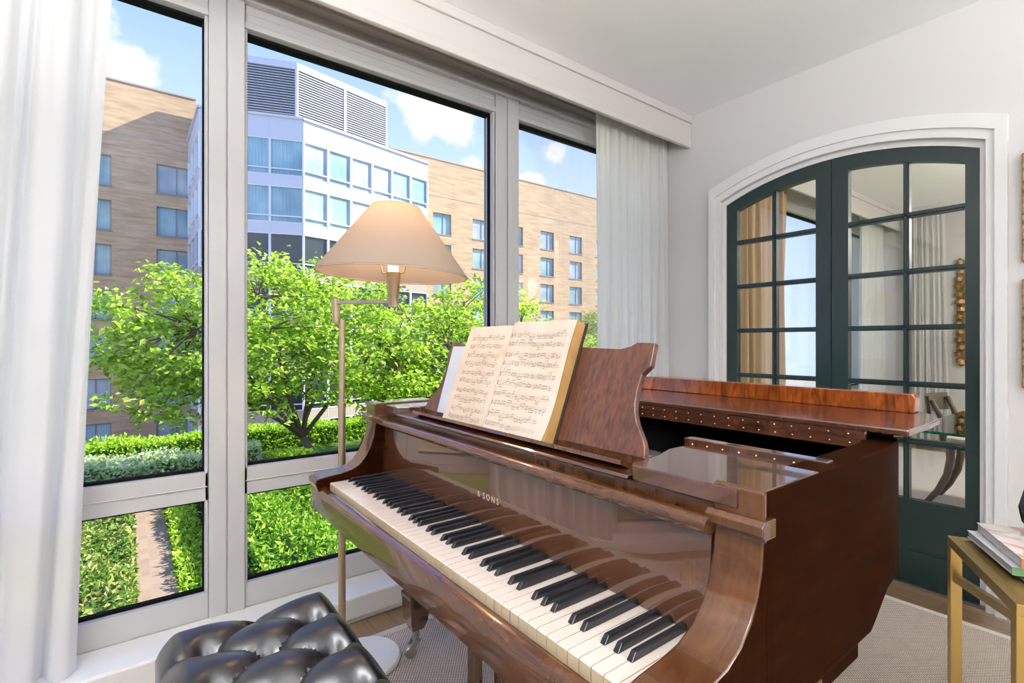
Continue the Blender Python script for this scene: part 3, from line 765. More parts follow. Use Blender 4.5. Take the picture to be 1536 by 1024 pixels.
rmb.tube(cir, .0022, 6, cap=False); lp(rmb, 'shade_trim', mat('shade_binding', (.42, .34, .30), .8), smooth=True)

# ------------------------------------------------------------------ brass side table, books, vase
TX, TY, TZ = -.430, 1.995, .600
ang = math.atan2(-.889, .458)
table = thing('side_table', 'angular brass side table by the door casing holding a pile of books', 'table', (TX, TY, 0.012), ang)
TL = .452; TW = .46; bw = .028; zt = TZ - .012
def tb(mb, name, m, **k): return mb.build(name, m, table, **k)
fr = MB()
fr.bar((0, bw / 2, zt - bw / 2), (TL, bw / 2, zt - bw / 2), bw).bar((0, TW - bw / 2, zt - bw / 2), (TL, TW - bw / 2, zt - bw / 2), bw)
fr.bar((bw / 2, bw, zt - bw / 2), (bw / 2, TW - bw, zt - bw / 2), bw).bar((TL - bw / 2, bw, zt - bw / 2), (TL - bw / 2, TW - bw, zt - bw / 2), bw)
tb(fr, 'top_frame', M['brass'], bevel=.0015)
tb(MB().box(bw, TL - bw, bw, TW - bw, zt - .012, zt - .004), 'top_panel', mat('brass_tray_top', (.40, .27, .09), .4, metal=.8))
for (x, y) in ((bw / 2, bw / 2), (TL - bw / 2, bw / 2), (bw / 2, TW - bw / 2), (TL - bw / 2, TW - bw / 2)):
    tb(MB().box(x - bw / 2, x + bw / 2, y - bw / 2, y + bw / 2, 0, zt - bw), 'leg', M['brass'], bevel=.0015)
tb(MB().bar((bw, bw / 2, .470), (TL - bw, bw / 2, .545), .018, .022), 'brace', M['brass'], bevel=.001)
def tpt(x, y, z): 
    c_, s_ = math.cos(ang), math.sin(ang); return (TX + x * c_ - y * s_, TY + x * s_ + y * c_, z)
def flat_book(x0, y0, w, d, z0, z1, rot, cov, name, label, extra=None, pages=None):
    root = thing(name, label, 'book', tpt(x0, y0, z0), ang + rot, 'books piled on the side table')
    t = z1 - z0; c = .0022
    MB().box(0, w, 0, d, 0, c).box(0, w, 0, d, t - c, t).box(w - c, w, 0, d, c, t - c).build('book_cover', cov, root, bevel=.0008)
    MB().box(.002, w - c, .003, d - .003, c, t - c).build('page_block', pages or M['bookwhite'], root)
    if extra:
        MB().box(w, w + .0006, 0, .03, 0, t).build('spine_band', extra, root)
        MB().box(w, w + .0006, .03, d, 0, t).build('spine_label', M['bookorange'], root)
    return root
flat_book(.050, .062, .30, .29, TZ - .0005 - .0035, TZ + .0095, R(1), M['bookdark'], 'hardback_book', 'thin black book at the bottom of the pile on the side table')
flat_book(.024, .040, .272, .27, TZ + .0097, TZ + .030, R(1.5), M['bookwhite'], 'hardback_book', 'white book with green and orange spine in the middle of the pile', M['bookgreen'])
flat_book(.022, .062, .280, .27, TZ + .0302, TZ + .056, R(0), M['cover'], 'hardback_book', 'picture covered book on top of the pile on the side table', M['bookorange'])
vp = tpt(.078, .200, TZ)
vs_ = MB().lathe([(.0005, .0), (.035, .0), (.055, .03), (.062, .07), (.050, .12), (.028, .15), (.026, .18), (.032, .19), (.028, .19), (.022, .18), (.0005, .02)], (0, 0, 0), 28)
tag(vs_.build('dark_vase', M['vase'], smooth=True), 'dark rounded vase standing on top of the pile of books', 'vase').location = (vp[0], vp[1], TZ + .0562)

# framed pictures on the end wall
for z0, z1, lab in ((1.53, 1.99, 'upper gilt picture frame right of the door casing'), (.996, 1.457, 'lower gilt picture frame right of the door casing')):
    x0, x1 = (-.405, -.05)
    f = thing('picture_frame', lab, 'picture', ((x0 + x1) / 2, YE, (z0 + z1) / 2), 0, 'gilt pictures beside the doors'); Lf = tuple(f.location); w = .035
    MB().box(x0, x0 + w, YE - .024, YE, z0, z1).box(x1 - w, x1, YE - .024, YE, z0, z1).box(x0 + w, x1 - w, YE - .024, YE, z0, z0 + w).box(x0 + w, x1 - w, YE - .024, YE, z1 - w, z1).build('moulding', M['gilt'], f, loc=Lf, bevel=.006)
    MB().box(x0 + w, x1 - w, YE - .010, YE - .004, z0 + w, z1 - w).build('canvas', M['art'], f, loc=Lf)

# ------------------------------------------------------------------ dining room behind the doors
YD = YE + .16
struct(MB().box(-2.55, XR, YN, YN + .15, 0, ZC), 'wall_far', M['wall'], 'pale far wall of the dining room behind the doors', 'wall')
struct(MB().box(-2.55, XW, YD, 4.75, 0, ZC).box(-2.42, XW, 4.75, YN, 2.56, ZC).box(-2.55, -2.42, 4.75, YN, 2.64, ZC).box(-2.55, XW, 4.75, YN, 0, .115).box(-2.55, XW, 7.15, YN, .115, 2.56), 'wall_dining', M['wall'], 'pale wall beside the dining room window', 'wall')
window('window_5', 4.75, 7.15, 'dining room window seen through the door panes')
struct(MB().box(-2.02, -2.0, YD, YN, 2.503, ZC).box(-2.0, -1.985, YD, YN, 2.665, ZC), 'trim_10', M['valance'], 'beige valance in the dining room behind the doors', 'valance')
struct(MB().box(-2.0, .8, YN - .22, YN - .20, 2.60, ZC), 'trim_11', M['valance'], 'beige valance on the far dining room wall', 'valance')
curtain('dining_curtain', -2.14, 3.25, 4.72, 3.25, 4.70, .118, 2.63, 12, .03, 'tan drape beside the dining room window', m=M['tancurtain'], seed=12)
curtain('dining_curtain', -2.13, 6.45, 7.15, 6.42, 7.15, .03, 2.63, 8, .035, 'white curtain at the dining room window', seed=14)
curtain('dining_curtain', YN - .11, -1.93, -1.57, -1.93, -1.53, .03, 2.63, 7, .03, 'white curtain on the far dining room wall', swap=True, seed=15)
struct(MB().box(-1.98, 1.5, YD + .3, YN - .35, 0, .01), 'rug_dining', M['palerug'], 'pale rug on the dining room floor', 'rug')
gt = thing('glass_table', 'green edged glass dining table seen through the lower door panes', 'table', (-.02, 3.85, 0.01))
GL = tuple(gt.location)
MB().box(-.87, .70, 3.27, 4.42, .722, .7345).build('glass_top', [M['tableglass']], gt, loc=GL)
MB().box(-.872, .702, 3.2685, 3.27, .722, .7345).box(-.8715, -.87, 3.27, 4.42, .722, .7345).build('glass_edge', M['glassedge'], gt, loc=GL)
for (x, y) in ((-.45, 3.6), (.42, 3.6), (-.45, 4.15), (.42, 4.15)):
    MB().tube([(x, y, .012), (x, y, .722)], .022, 16).build('leg', M['steel'], gt, loc=GL, smooth='auto')
CHX, CHY = -.83, 4.85
ch = thing('dining_chair', 'grey wooden dining chair with curved legs behind the glass table', 'chair', (CHX, CHY, 0.01), R(90))
for sx, sy in ((-1, -1), (1, -1), (-1, 1), (1, 1)):
    pts = [(sx * .15, sy * .17, .44), (sx * .145, sy * .165, .34), (sx * .145, sy * .185, .22), (sx * .147, sy * .235, .10), (sx * .15, sy * .30, .0)]
    MB().tube(pts, [.028, .026, .024, .022, .019], 8).build('leg', M['klismos'], ch, smooth=True)
MB().box(-.22, .22, -.21, .21, .435, .46).build('seat_frame', M['klismos'], ch, bevel=.008)
MB().box(-.205, .205, -.195, .195, .46, .50).build('seat', M['seat'], ch, bevel=.015)
bp = MB()
for s in (-1, 1): bp.tube([(s * .19, .19, .45), (s * .195, .215, .65), (s * .21, .26, .76)], [.022, .018, .016], 8)
bp.build('back_post', M['klismos'], ch, smooth=True)
brl = MB(); k = 10; vs = []; fs = []
for i in range(k + 1):
    a = -1 + 2 * i / k; y = .255 + .05 * (1 - a * a)
    vs += [(a * .235, y, .66), (a * .235, y + .02, .66), (a * .245, y + .03, .79), (a * .245, y + .012, .79)]
for i in range(k):
    for j in range(4): fs.append((4 * i + j, 4 * i + (j + 1) % 4, 4 * i + 4 + (j + 1) % 4, 4 * i + 4 + j))
fs += [(0, 1, 2, 3), (4 * k + 3, 4 * k + 2, 4 * k + 1, 4 * k)]
brl.add(vs, fs).build('backrest', M['klismos'], ch, smooth='auto')
mf = thing('gilt_mirror', 'ornate gilt mirror on the far dining room wall', 'mirror', (-1.12, YN, 1.5)); Lm = tuple(mf.location)
g = MB(); rnd = random.Random(2)
for xc in (-1.46, -.78):
    for q in range(14):
        g.lathe([(.0005, -.05), (.034 + rnd.uniform(-.012, .012), -.02), (.038, .02), (.0005, .05)], (xc + rnd.uniform(-.016, .016), YN - .03, .97 + q * .083), 8)
for q in range(9):
    for z in (.97, 2.06): g.lathe([(.0005, -.05), (.035, -.01), (.035, .02), (.0005, .05)], (-1.46 + q * .085, YN - .03, z + rnd.uniform(-.01, .02)), 8)
g.box(-1.49, -.75, YN - .018, YN, .95, 2.08)
g.build('ornate_frame', M['gilt'], mf, loc=Lm)
MB().box(-1.42, -.82, YN - .024, YN - .018, 1.0, 2.03).build('mirror_plate', mat('mirror_silver', (.8, .8, .8), .02, metal=1), mf, loc=Lm)

# ------------------------------------------------------------------ outside: courtyard
ZG = -3.0
struct(MB().box(-22.6, -2.55, -14, 40, ZG - 3.4, ZG), 'terrace', M['soil'], 'planted courtyard terrace below the windows', 'terrace')
def lawn_mat():
    m, nt, b = new_mat('mown_lawn'); n = noise(nt, tex_coord(nt), 9, 6)
    nt.links.new(ramp(nt, n, [(.3, (.05, .11, .015)), (.7, (.15, .26, .04))]), b.inputs['Base Color']); setp(b, rough=.95, spec=.1); return m
struct(MB().box(-22.0, -3.0, -13, 39, ZG, ZG + .012), 'lawn', lawn_mat(), 'short lawn on the courtyard terrace under the trees', 'lawn')
struct(MB().box(-75, -22.6, -60, 110, -6.4, -6.2), 'courtyard_ground', M['tower_concrete'], 'paved ground in front of the brick hotel', 'ground')
struct(MB().box(-2.9, -2.56, -9, 12, ZG - 3, -.12), 'wall_outside', M['brick'], 'outer wall below the windows', 'wall')
struct(MB().box(-17.0, -3.0, .10, .66, ZG, ZG + .03), 'garden_path', M['path'], 'narrow brick garden path between shrubs', 'path')

def leaf_cloud(mb, pts_fn, count, ls, lw=.55, flat=.5, rnd=None):
    """count folded leaves; pts_fn gives (position, outward)"""
    vs = []; fs = []
    for _ in range(count):
        p, o = pts_fn()
        n = Vector((rnd.gauss(0, 1), rnd.gauss(0, 1), rnd.gauss(0, 1) + flat * 3)).normalized()
        d = Vector((rnd.gauss(0, 1), rnd.gauss(0, 1), rnd.gauss(0, .5))) + o * 1.2
        d = (d - n * d.dot(n)).normalized(); s_ = n.cross(d); L = ls * rnd.uniform(.6, 1.25); W = L * lw * .5
        b = len(vs); tip = p + d * L - n * L * .12
        vs += [p, p + d * L * .45 + s_ * W + n * W * .35, tip, p + d * L * .45 - s_ * W + n * W * .35]
        fs += [(b, b + 1, b + 2), (b, b + 2, b + 3)]
    return mb.add(vs, fs)

def tree(name, label, base, lean, crown, clusters, per, ls, m, seed, split=1.5, group=None, trunk_r=.16):
    """crown: list of (centre, radii) ellipsoids in world space"""
    rnd = random.Random(seed); base = Vector(base)
    root = thing(name, label, 'tree', tuple(base), group='trees in the courtyard'); LB = tuple(base)
    fork = base + Vector((lean[0] * .5, lean[1] * .5, split))
    tr = MB(); tr.tube([base - Vector((0, 0, .05)), base + Vector((lean[0] * .2, lean[1] * .2, split * .5)), fork], [trunk_r * 1.15, trunk_r, trunk_r * .85], 10)
    cl = []
    for (c, r_) in crown:
        for _ in range(int(clusters * r_[0] * r_[1] * r_[2])):
            while True:
                q = Vector((rnd.uniform(-1, 1), rnd.uniform(-1, 1), rnd.uniform(-1, 1)))
                if .25 < q.length < 1: break
            cl.append(Vector((c[0] + q.x * r_[0], c[1] + q.y * r_[1], c[2] + q.z * r_[2])))
    limbs = []
    for k in range(7):
        a = 2 * math.pi * k / 7 + rnd.uniform(-.3, .3); c, r_ = crown[k % len(crown)]
        tgt = Vector((c[0] + math.cos(a) * r_[0] * .62, c[1] + math.sin(a) * r_[1] * .62, c[2] + rnd.uniform(-.1, .45) * r_[2]))
        mid = fork.lerp(tgt, .5) + Vector((0, 0, rnd.uniform(-.1, .25)))
        limb = [fork, fork.lerp(mid, .5) + Vector((rnd.gauss(0, .06), rnd.gauss(0, .06), .05)), mid, mid.lerp(tgt, .55) + Vector((rnd.gauss(0, .1), rnd.gauss(0, .1), 0)), tgt]
        tr.tube(limb, [trunk_r * .62, trunk_r * .5, trunk_r * .38, trunk_r * .25, trunk_r * .12], 7); limbs.append(limb)
    for c in cl[::2]:
        s_ = min((p for l in limbs for p in l[1:]), key=lambda p: (p - c).length)
        tr.tube([s_, s_.lerp(c, .5) + Vector((rnd.gauss(0, .08), rnd.gauss(0, .08), .06)), c], [.030, .018, .007], 5, cap=False)
    tr.build('trunk', M['bark'], root, loc=LB, smooth=True)
    fo = MB()
    for c in cl:
        R_ = rnd.uniform(.38, .72)
        def fn(c=c, R_=R_):
            a = rnd.uniform(0, 2 * math.pi); q = R_ * math.sqrt(rnd.random())
            o = Vector((math.cos(a), math.sin(a), -.15)); return c + o * q + Vector((0, 0, rnd.gauss(0, .13))), o
        leaf_cloud(fo, fn, per, ls, .62, .55, rnd)
    fo.build('foliage', m, root, loc=LB)
    return root
tree('courtyard_tree', 'leafy green tree with a forked trunk behind the lamp pole', (-16.4, 4.85, ZG), (-.6, -1.0),
     [((-16.6, 2.6, 1.5), (2.3, 3.4, 2.2)), ((-16.4, 6.0, 1.4), (2.2, 2.6, 2.3)), ((-16.2, .9, 1.3), (1.7, 2.1, 2.0)), ((-16.0, 4.2, 2.3), (1.8, 3.2, 1.6)), ((-16.2, 2.2, .2), (2.0, 3.0, 1.3)), ((-16.2, 6.2, .3), (1.8, 2.2, 1.6))], 4.9, 66, .185, M['leaf'], 11, 1.2, trunk_r=.125)
tree('courtyard_tree', 'bushy green tree behind the music desk and lampshade', (-17.0, 6.15, ZG), (.1, .9),
     [((-17.2, 9.0, 1.0), (2.2, 3.0, 2.3)), ((-17.0, 11.6, 1.7), (2.0, 2.4, 2.4)), ((-16.4, 8.3, -.5), (1.8, 2.2, 1.5)), ((-16.6, 10.2, .2), (1.8, 3.0, 2.4))], 5.8, 62, .185, M['leaf'], 23, 1.1, trunk_r=.10)
tree('courtyard_tree', 'green tree low in the right window', (-17.8, 15.2, ZG), (0, .6),
     [((-17.8, 15.6, .9), (1.9, 2.6, 1.4)), ((-17.6, 14.2, -.6), (1.8, 2.6, 1.6))], 6.0, 55, .19, M['leaf'], 31, 1.4, trunk_r=.13)
tree('pale_tree', 'pale yellowish tree beside the right curtain', (-24.5, 26.8, -6.2), (0, .6),
     [((-24.5, 27.0, 1.8), (2.1, 2.7, 2.7)), ((-24.3, 25.0, -.8), (2.2, 3.1, 2.4))], 4.5, 55, .20, M['leafpale'], 37, 3.0, trunk_r=.15)

def leafy_box(name, label, cat, x0, x1, y0, y1, z0, z1, count, ls, m, seed, kind=None, lump=.12, core=True):
    rnd = random.Random(seed); o = MB()
    def fn():
        f = rnd.random(); x = rnd.uniform(x0, x1); y = rnd.uniform(y0, y1)
        hz = z1 + lump * (math.sin(x * 2.3 + y * 1.1 + seed) + math.sin(y * 2.9 - x * .7 + seed * 2))
        if f < .6: return Vector((x, y, hz + rnd.uniform(-.12, .03))), Vector((rnd.gauss(0, .4), rnd.gauss(0, .4), .8))
        z = rnd.uniform(z0, hz)
        if f < .9: return Vector((x1 - rnd.uniform(0, .12), y, z)), Vector((.8, 0, .5))
        return Vector((x, y0 if rnd.random() < .5 else y1, z)), Vector((0, 0, .6))
    leaf_cloud(o, fn, count, ls, .5, .35, rnd)
    LB = ((x0 + x1) / 2, (y0 + y1) / 2, z0)
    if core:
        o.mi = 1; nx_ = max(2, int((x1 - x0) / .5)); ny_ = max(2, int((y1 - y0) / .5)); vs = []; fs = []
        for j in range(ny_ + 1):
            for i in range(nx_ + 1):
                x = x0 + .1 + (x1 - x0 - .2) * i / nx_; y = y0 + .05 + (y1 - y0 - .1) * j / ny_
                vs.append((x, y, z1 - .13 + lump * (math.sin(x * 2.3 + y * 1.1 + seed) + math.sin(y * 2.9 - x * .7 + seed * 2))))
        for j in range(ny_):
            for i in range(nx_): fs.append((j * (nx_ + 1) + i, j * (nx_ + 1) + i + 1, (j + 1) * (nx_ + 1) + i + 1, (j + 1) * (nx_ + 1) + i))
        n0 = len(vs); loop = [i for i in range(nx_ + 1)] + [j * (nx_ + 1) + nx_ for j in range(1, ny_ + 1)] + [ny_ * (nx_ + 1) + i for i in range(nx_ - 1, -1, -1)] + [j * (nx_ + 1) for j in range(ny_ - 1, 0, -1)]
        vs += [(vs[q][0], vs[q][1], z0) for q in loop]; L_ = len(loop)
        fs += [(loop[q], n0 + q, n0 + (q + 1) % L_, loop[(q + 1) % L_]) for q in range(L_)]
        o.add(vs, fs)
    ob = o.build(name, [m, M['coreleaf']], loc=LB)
    return tag(ob, label, cat, None, kind)
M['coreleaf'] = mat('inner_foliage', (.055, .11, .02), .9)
leafy_box('clipped_hedge', 'long clipped hedge at the far side of the terrace', 'hedge', -22.3, -21.2, -7, 19, ZG, -2.20, 17000, .15, M['hedge'], 3, lump=.05)
leafy_box('flowering_shrubs', 'white flowering plants in front of the clipped hedge', 'flowers', -20.6, -19.2, -6, 3.6, ZG, -2.50, 7500, .15, M['flower'], 5, 'stuff', lump=.07)
leafy_box('ground_cover', 'bright green low ground cover right of the garden path', 'ground cover', -15.3, -5.0, 1.8, 9.0, ZG, -2.62, 52000, .135, M['ground'], 9, 'stuff', lump=.11)
leafy_box('edging_plants', 'low green plants edging the right side of the path', 'plants', -16.5, -5.0, .70, 1.22, ZG, -2.80, 5200, .12, M['hedge'], 13, 'stuff', lump=.04)
leafy_box('mottled_shrub', 'mottled yellow green shrub left of the garden path', 'shrub', -15.5, -5.0, -3.2, .02, ZG, -2.42, 26000, .115, M['shrub'], 17, lump=.13)
leafy_box('dark_shrub', 'dark green shrub between path edging and ground cover', 'shrub', -15.9, -9.5, 1.36, 1.66, ZG, -2.42, 4200, .13, M['darkshrub'], 19, lump=.05)
leafy_box('garden_bush', 'rounded green bush in front of the hedge near the forked trunk', 'bush', -17.2, -15.9, 3.45, 4.45, ZG, -2.25, 2600, .14, M['hedge'], 21, lump=.08)

# ------------------------------------------------------------------ outside: the hotel
XB = -43.0
PITCH = 2.97
def wall_with_holes(mb, y0, y1, z0, z1, holes, x, depth):
    ys = sorted(set([y0, y1] + [h[0] for h in holes] + [h[1] for h in holes])); zs = sorted(set([z0, z1] + [h[2] for h in holes] + [h[3] for h in holes]))
    for a, b in zip(ys, ys[1:]):
        for c, d in zip(zs, zs[1:]):
            my, mz = (a + b) / 2, (c + d) / 2
            if any(h[0] < my < h[1] and h[2] < mz < h[3] for h in holes): continue
            mb.add([(x, a, c), (x, b, c), (x, b, d), (x, a, d)], [(0, 1, 2, 3)])
    for (a, b, c, d) in holes:
        mb.add([(x, a, c), (x, b, c), (x, b, d), (x, a, d), (x - depth, a, c), (x - depth, b, c), (x - depth, b, d), (x - depth, a, d)], [(0, 4, 5, 1), (1, 5, 6, 2), (2, 6, 7, 3), (3, 7, 4, 0)])
def brick_wing(name, label, y0, y1, cols, nrows, seed):
    root = thing(name, label, 'building', (XB, (y0 + y1) / 2, -6.2), 0, 'brick hotel wings'); LB = tuple(root.location); rnd = random.Random(seed)
    holes = [(c, c + 2.0, 11.62 - k * PITCH, 13.63 - k * PITCH) for c in cols for k in range(nrows)]
    w = MB(); wall_with_holes(w, y0, y1, -6.2, 18.7, holes, XB, .3)
    w.box(XB - 9, XB - .35, y0, y1, -6.2, 18.6)
    w.build('brick_wall', M['brick'], root, loc=LB)
    MB().box(XB - .5, XB + .06, y0, y1, 18.7, 18.82).build('roof_coping', M['coping'], root, loc=LB)
    MB().box(XB - .01, XB + .02, y0, y1, 15.19, 15.25).build('wall_joint', M['coping'], root, loc=LB)
    for (a, b, c, d) in holes:
        f = MB(); x = XB - .14; fw = .06
        f.box(x - .05, x, a, a + fw, c, d).box(x - .05, x, b - fw, b, c, d).box(x - .05, x, a, b, c, c + fw).box(x - .05, x, a, b, d - fw, d).box(x - .05, x, a + 1.13, a + 1.21, c, d)
        f.box(XB - .12, XB + .05, a - .06, b + .06, c - .10, c)
        fo_ = f.build('window', M['hframe'], root, loc=LB)
        MB().box(x - .07, x - .05, a, b, c, d).build('pane', M[rnd.choice(['paneteal', 'panegrey', 'paneblue', 'paneteal'])], fo_, loc=LB)
brick_wing('hotel_wing', 'tan brick hotel wing seen in the left window', -26.0, 3.84, [1.49 - 4.47 * k for k in range(3)], 7, 4)
brick_wing('hotel_wing', 'long tan brick hotel wing right of the glass tower', 18.68, 75.0, [23.08 + 4.47 * k for k in range(10)], 6, 5)
# glass tower
PA, PB, PC = Vector((-36.05, 3.35)), Vector((-34.0, 8.9)), Vector((-36.4, 19.05))
tower = thing('hotel_tower', 'white panelled hotel tower with bands of curtained glass', 'building', (-37.5, 9.5, -6.2)); LT = tuple(tower.location)
def tw(mb, name, m, parent=None, **k): return mb.build(name, m, parent or tower, loc=LT, **k)
tops = [14.1 - 3.0 * k for k in range(7)]
def face_pt(p, q, s, out, z):
    d = (q - p).normalized(); nrm = Vector((d.y, -d.x)); r = p + d * s + nrm * out; return (r.x, r.y, z)
def fbox(mb, p, q, s0, s1, o0, o1, z0, z1):
    mb.add([face_pt(p, q, s0, o0, z0), face_pt(p, q, s1, o0, z0), face_pt(p, q, s1, o1, z0), face_pt(p, q, s0, o1, z0), face_pt(p, q, s0, o0, z1), face_pt(p, q, s1, o0, z1), face_pt(p, q, s1, o1, z1), face_pt(p, q, s0, o1, z1)],
           [(0, 3, 2, 1), (4, 5, 6, 7), (0, 1, 5, 4), (1, 2, 6, 5), (2, 3, 7, 6), (3, 0, 4, 7)])
core = MB().prism([(XB, PA.y + .5), (PA.x - .4, PA.y + .5), (PB.x - .45, PB.y), (PC.x - .4, PC.y - .4), (XB, PC.y - .4)], -6.2, 15.3, 'z')
tw(core, 'tower_core', M['panelwhite'])
sides = [(PA, PB, 3), (PB, PC, 6), (Vector((XB, PA.y)), PA, 3), (PC, Vector((XB, PC.y)), 3)]
rnd = random.Random(9)
for (p, q, nb) in sides:
    L = (q - p).length; bay = L / nb
    sp = MB(); lo_ = MB()
    for i, zt_ in enumerate(tops):
        fbox(sp if i < 3 else lo_, p, q, 0, L, -.25, 0, zt_, zt_ + .70 if i else 15.55)
        for k in range(nb + 1): fbox(sp, p, q, max(k * bay - .015, 0), min(k * bay + .015, L), 0, .012, zt_, zt_ + .70 if i else 15.55)
    fbox(sp, p, q, -.05, L + .05, -.3, .12, 15.45, 15.60)
    tw(sp, 'spandrel_panels', M['panelwhite']); tw(lo_, 'spandrel_panels', M['tower_concrete'])
    for i, zt_ in enumerate(tops):
        zb_ = zt_ - 2.30
        for k in range(nb):
            f = MB(); s0, s1 = k * bay, (k + 1) * bay
            fbox(f, p, q, s0, s0 + .07, -.14, .04, zb_, zt_); fbox(f, p, q, s1 - .07, s1, -.14, .04, zb_, zt_)
            fbox(f, p, q, s0, s1, -.12, .02, zb_ + .38, zb_ + .45); fbox(f, p, q, s0, s1, -.12, .02, zb_, zb_ + .05); fbox(f, p, q, s0, s1, -.12, .02, zt_ - .05, zt_)
            fo_ = tw(f, 'window', M['mull'])
            g = MB(); fbox(g, p, q, s0 + .05, s1 - .05, -.13, -.11, zb_, zt_)
            mm = 'panedark' if i >= 2 else (('paneblue' if p is PA else rnd.choice(['paneteal', 'panegrey', 'paneteal'])))
            tw(g, 'pane', M[mm], fo_)
# rooftop louvred plant screen
QA, QB, QC = Vector((-36.9, 4.2)), Vector((-35.25, 8.8)), Vector((-36.8, 15.75))
tw(MB().prism([(-42, 4.3), (QA.x - .3, QA.y + .1), (QB.x - .35, QB.y), (QC.x - .3, QC.y - .15), (-42, QC.y - .15)], 15.3, 19.45, 'z'), 'plant_room', M['louvreback'])
for (p, q, bays) in ((QA, QB, 1), (QB, QC, 2), (QC, Vector((-42, QC.y)), 2)):
    L = (q - p).length; s = MB()
    for k in range(22): fbox(s, p, q, 0, L, -.14, .0, 15.5 + k * .168, 15.5 + k * .168 + .07)
    tw(s, 'louvre', M['slat'])
    t_ = MB(); fbox(t_, p, q, 0, L, -.2, .05, 19.2, 19.65)
    for k in range(bays + 1): fbox(t_, p, q, max(k * L / bays - .1, 0), min(k * L / bays + .1, L), -.15, .04, 15.5, 19.3)
    tw(t_, 'screen_frame', M['panelwhite'])

# ------------------------------------------------------------------ light
sun = bpy.data.lights.new('sun', 'SUN'); sun.energy = 7.5; sun.angle = R(.6); sun.color = (1, .94, .84)
so_ = bpy.data.objects.new('sun', sun); C.objects.link(so_)
sd_ = Vector((.355, 1.0, .77)).normalized(); so_.rotation_euler = sd_.to_track_quat('Z', 'Y').to_euler()

globe_mat = mat('fill_globe', (.95, .95, .93), .3); setp(globe_mat.node_tree.nodes['Principled BSDF'], emcol=(.98, .97, 1), emit=5)
globe_mat2 = mat('fill_globe_bright', (.95, .95, .93), .3); setp(globe_mat2.node_tree.nodes['Principled BSDF'], emcol=(1, .93, .84), emit=44)
def pendant(x, y, z, label, gm=None):  # added fill: glowing globes out of view that brighten the room
    t = thing('fill_pendant', label, 'lamp', (x, y, ZC)); Lc = tuple(t.location)
    MB().lathe([(.0005, 0), (.06, 0), (.06, -.02), (.0005, -.03)], (x, y, ZC), 20).build('canopy', M['trim'], t, loc=Lc, smooth='auto')
    MB().tube([(x, y, ZC - .02), (x, y, z + .13)], .006, 8).build('stem', M['brass'], t, loc=Lc, smooth=True)
    MB().lathe([(.0005, -.2)] + [(.2 * math.sin(math.pi * k / 16), -.2 * math.cos(math.pi * k / 16)) for k in range(1, 16)] + [(.0005, .2)], (x, y, z), 24).build('globe', gm or globe_mat, t, loc=Lc, smooth=True)
pendant(.6, -1.6, 2.1, 'added white globe fill lamp, unseen behind the camera')
pendant(1.9, .9, 2.1, 'added white globe fill lamp, unseen beside the camera')
pendant(.3, 5.2, 2.1, 'added white globe fill lamp, unseen in the dining room', globe_mat2)  # stronger globe added to brighten the dining room
def fill_uplighter(x, y, w, label):  # added fill: unseen uplighter that lifts the ceiling brightness
    t = thing('fill_uplighter', label, 'lamp', (x, y, .0)); Lc = (x, y, 0)
    MB().lathe([(.0005, .013), (.15, .013), (.15, .03), (.02, .04), (.0005, .04)], (x, y, 0), 28).build('base', M['lampbrass'], t, smooth='auto', loc=Lc)
    MB().tube([(x, y, .03), (x, y, 1.72)], .012, 12).build('pole', M['lampbrass'], t, smooth='auto', loc=Lc)
    MB().lathe([(.0005, 1.70), (.05, 1.71), (.16, 1.78), (.22, 1.86), (.215, 1.86), (.15, 1.79), (.0005, 1.73)], (x, y, 0), 32).build('bowl', M['cream'], t, smooth='auto', loc=Lc)
    l = bpy.data.lights.new('fill_uplighter_light', 'AREA'); l.shape = 'DISK'; l.size = .38; l.energy = w; l.color = (.96, .97, 1)
    o = bpy.data.objects.new('fill_uplighter_light', l); C.objects.link(o); o.location = (x, y, 1.855); o.rotation_euler = (R(180), 0, 0)
fill_uplighter(.35, -1.1, 165, 'added uplighter for ceiling fill, unseen behind the camera')
fill_uplighter(1.7, 1.6, 75, 'added uplighter for ceiling fill, unseen beside the camera')
bl = bpy.data.lights.new('bulb_light', 'POINT'); bl.energy = 3.2; bl.color = (1, .58, .28); bl.shadow_soft_size = .03
bo = bpy.data.objects.new('bulb_light', bl); C.objects.link(bo); bo.location = (SX, SY, 1.56)

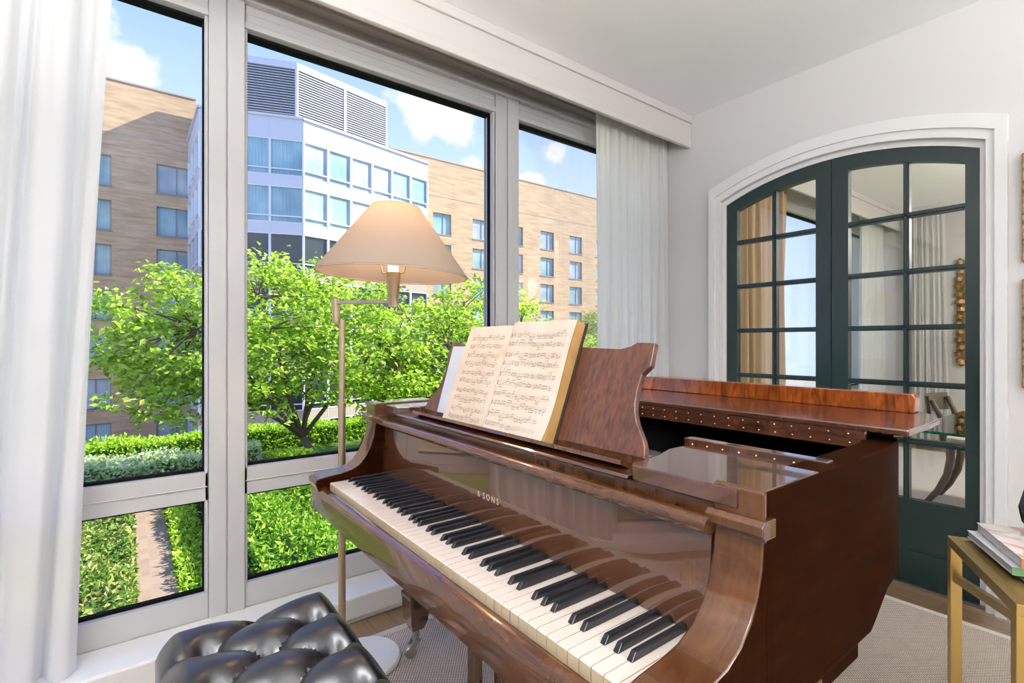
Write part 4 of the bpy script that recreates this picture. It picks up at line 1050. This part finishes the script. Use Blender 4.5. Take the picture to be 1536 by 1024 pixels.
# sky with scattered clouds
w = bpy.data.worlds.new('World'); bpy.context.scene.world = w; w.use_nodes = True; nt = w.node_tree; nt.nodes.clear()
out = nt.nodes.new('ShaderNodeOutputWorld'); bg = nt.nodes.new('ShaderNodeBackground')
tc = nt.nodes.new('ShaderNodeTexCoord'); vec = tc.outputs['Generated']
sep = nt.nodes.new('ShaderNodeSeparateXYZ'); nt.links.new(vec, sep.inputs[0])
sky = ramp(nt, sep.outputs['Z'], [(0, (.58, .68, .98)), (.28, (.42, .53, .98)), (.48, (.27, .39, .95)), (.75, (.16, .28, .80))])
nz = noise(nt, vec, 8.5, 10, .6, .2)
def blob(d, r):
    vm = nt.nodes.new('ShaderNodeVectorMath'); vm.operation = 'DISTANCE'; nt.links.new(vec, vm.inputs[0]); vm.inputs[1].default_value = Vector(d).normalized()
    mr = nt.nodes.new('ShaderNodeMapRange'); mr.interpolation_type = 'SMOOTHSTEP'
    nt.links.new(vm.outputs['Value'], mr.inputs[0]); mr.inputs[1].default_value = r; mr.inputs[2].default_value = 0; mr.inputs[3].default_value = 0; mr.inputs[4].default_value = 1
    return mr.outputs[0]
tot = None
for d, r in [((-1.27, -.03, .50), .17), ((-.9074, .458, .466), .135), ((-.86, .52, .42), .10), ((-.97, .38, .45), .07), ((-.748, .668, .38), .06), ((-.85, .54, .35), .06), ((-.78, .63, .30), .06), ((.3, 1.1, .8), 1.0), ((1, .2, 1), .9)]:
    b_ = blob(d, r); tot = b_ if tot is None else mathn(nt, 'MAXIMUM', tot, b_)
cov = mathn(nt, 'ADD', mathn(nt, 'MULTIPLY', tot, .46), nz)
mr = nt.nodes.new('ShaderNodeMapRange'); mr.interpolation_type = 'SMOOTHSTEP'; nt.links.new(cov, mr.inputs[0]); mr.inputs[1].default_value = .80; mr.inputs[2].default_value = .93
cc = mixc(nt, mr.outputs[0], sky, (.62, .61, .62))
nt.links.new(cc, bg.inputs[0]); bg.inputs[1].default_value = 1.15; nt.links.new(bg.outputs[0], out.inputs[0])

# ------------------------------------------------------------------ camera and view
cam = bpy.data.cameras.new('camera'); cam.sensor_width = 36; cam.lens = 36 * 758 / 1536; cam.clip_start = .02; cam.clip_end = 400; cam.shift_y = 1 / 1536
co = bpy.data.objects.new('camera', cam); C.objects.link(co); co.location = (0, 0, 1.19); co.rotation_euler = (R(90), 0, R(90 - 37.1))
sc = bpy.context.scene; sc.camera = co
sc.view_settings.view_transform = 'Standard'; sc.view_settings.look = 'None'; sc.view_settings.gamma = 1; sc.view_settings.exposure = .75; sc.view_settings.use_curve_mapping = False
sc.cycles.max_bounces = 10; sc.cycles.transparent_max_bounces = 16; sc.cycles.use_denoising = True; sc.cycles.sample_clamp_indirect = 6; sc.cycles.caustics_reflective = False
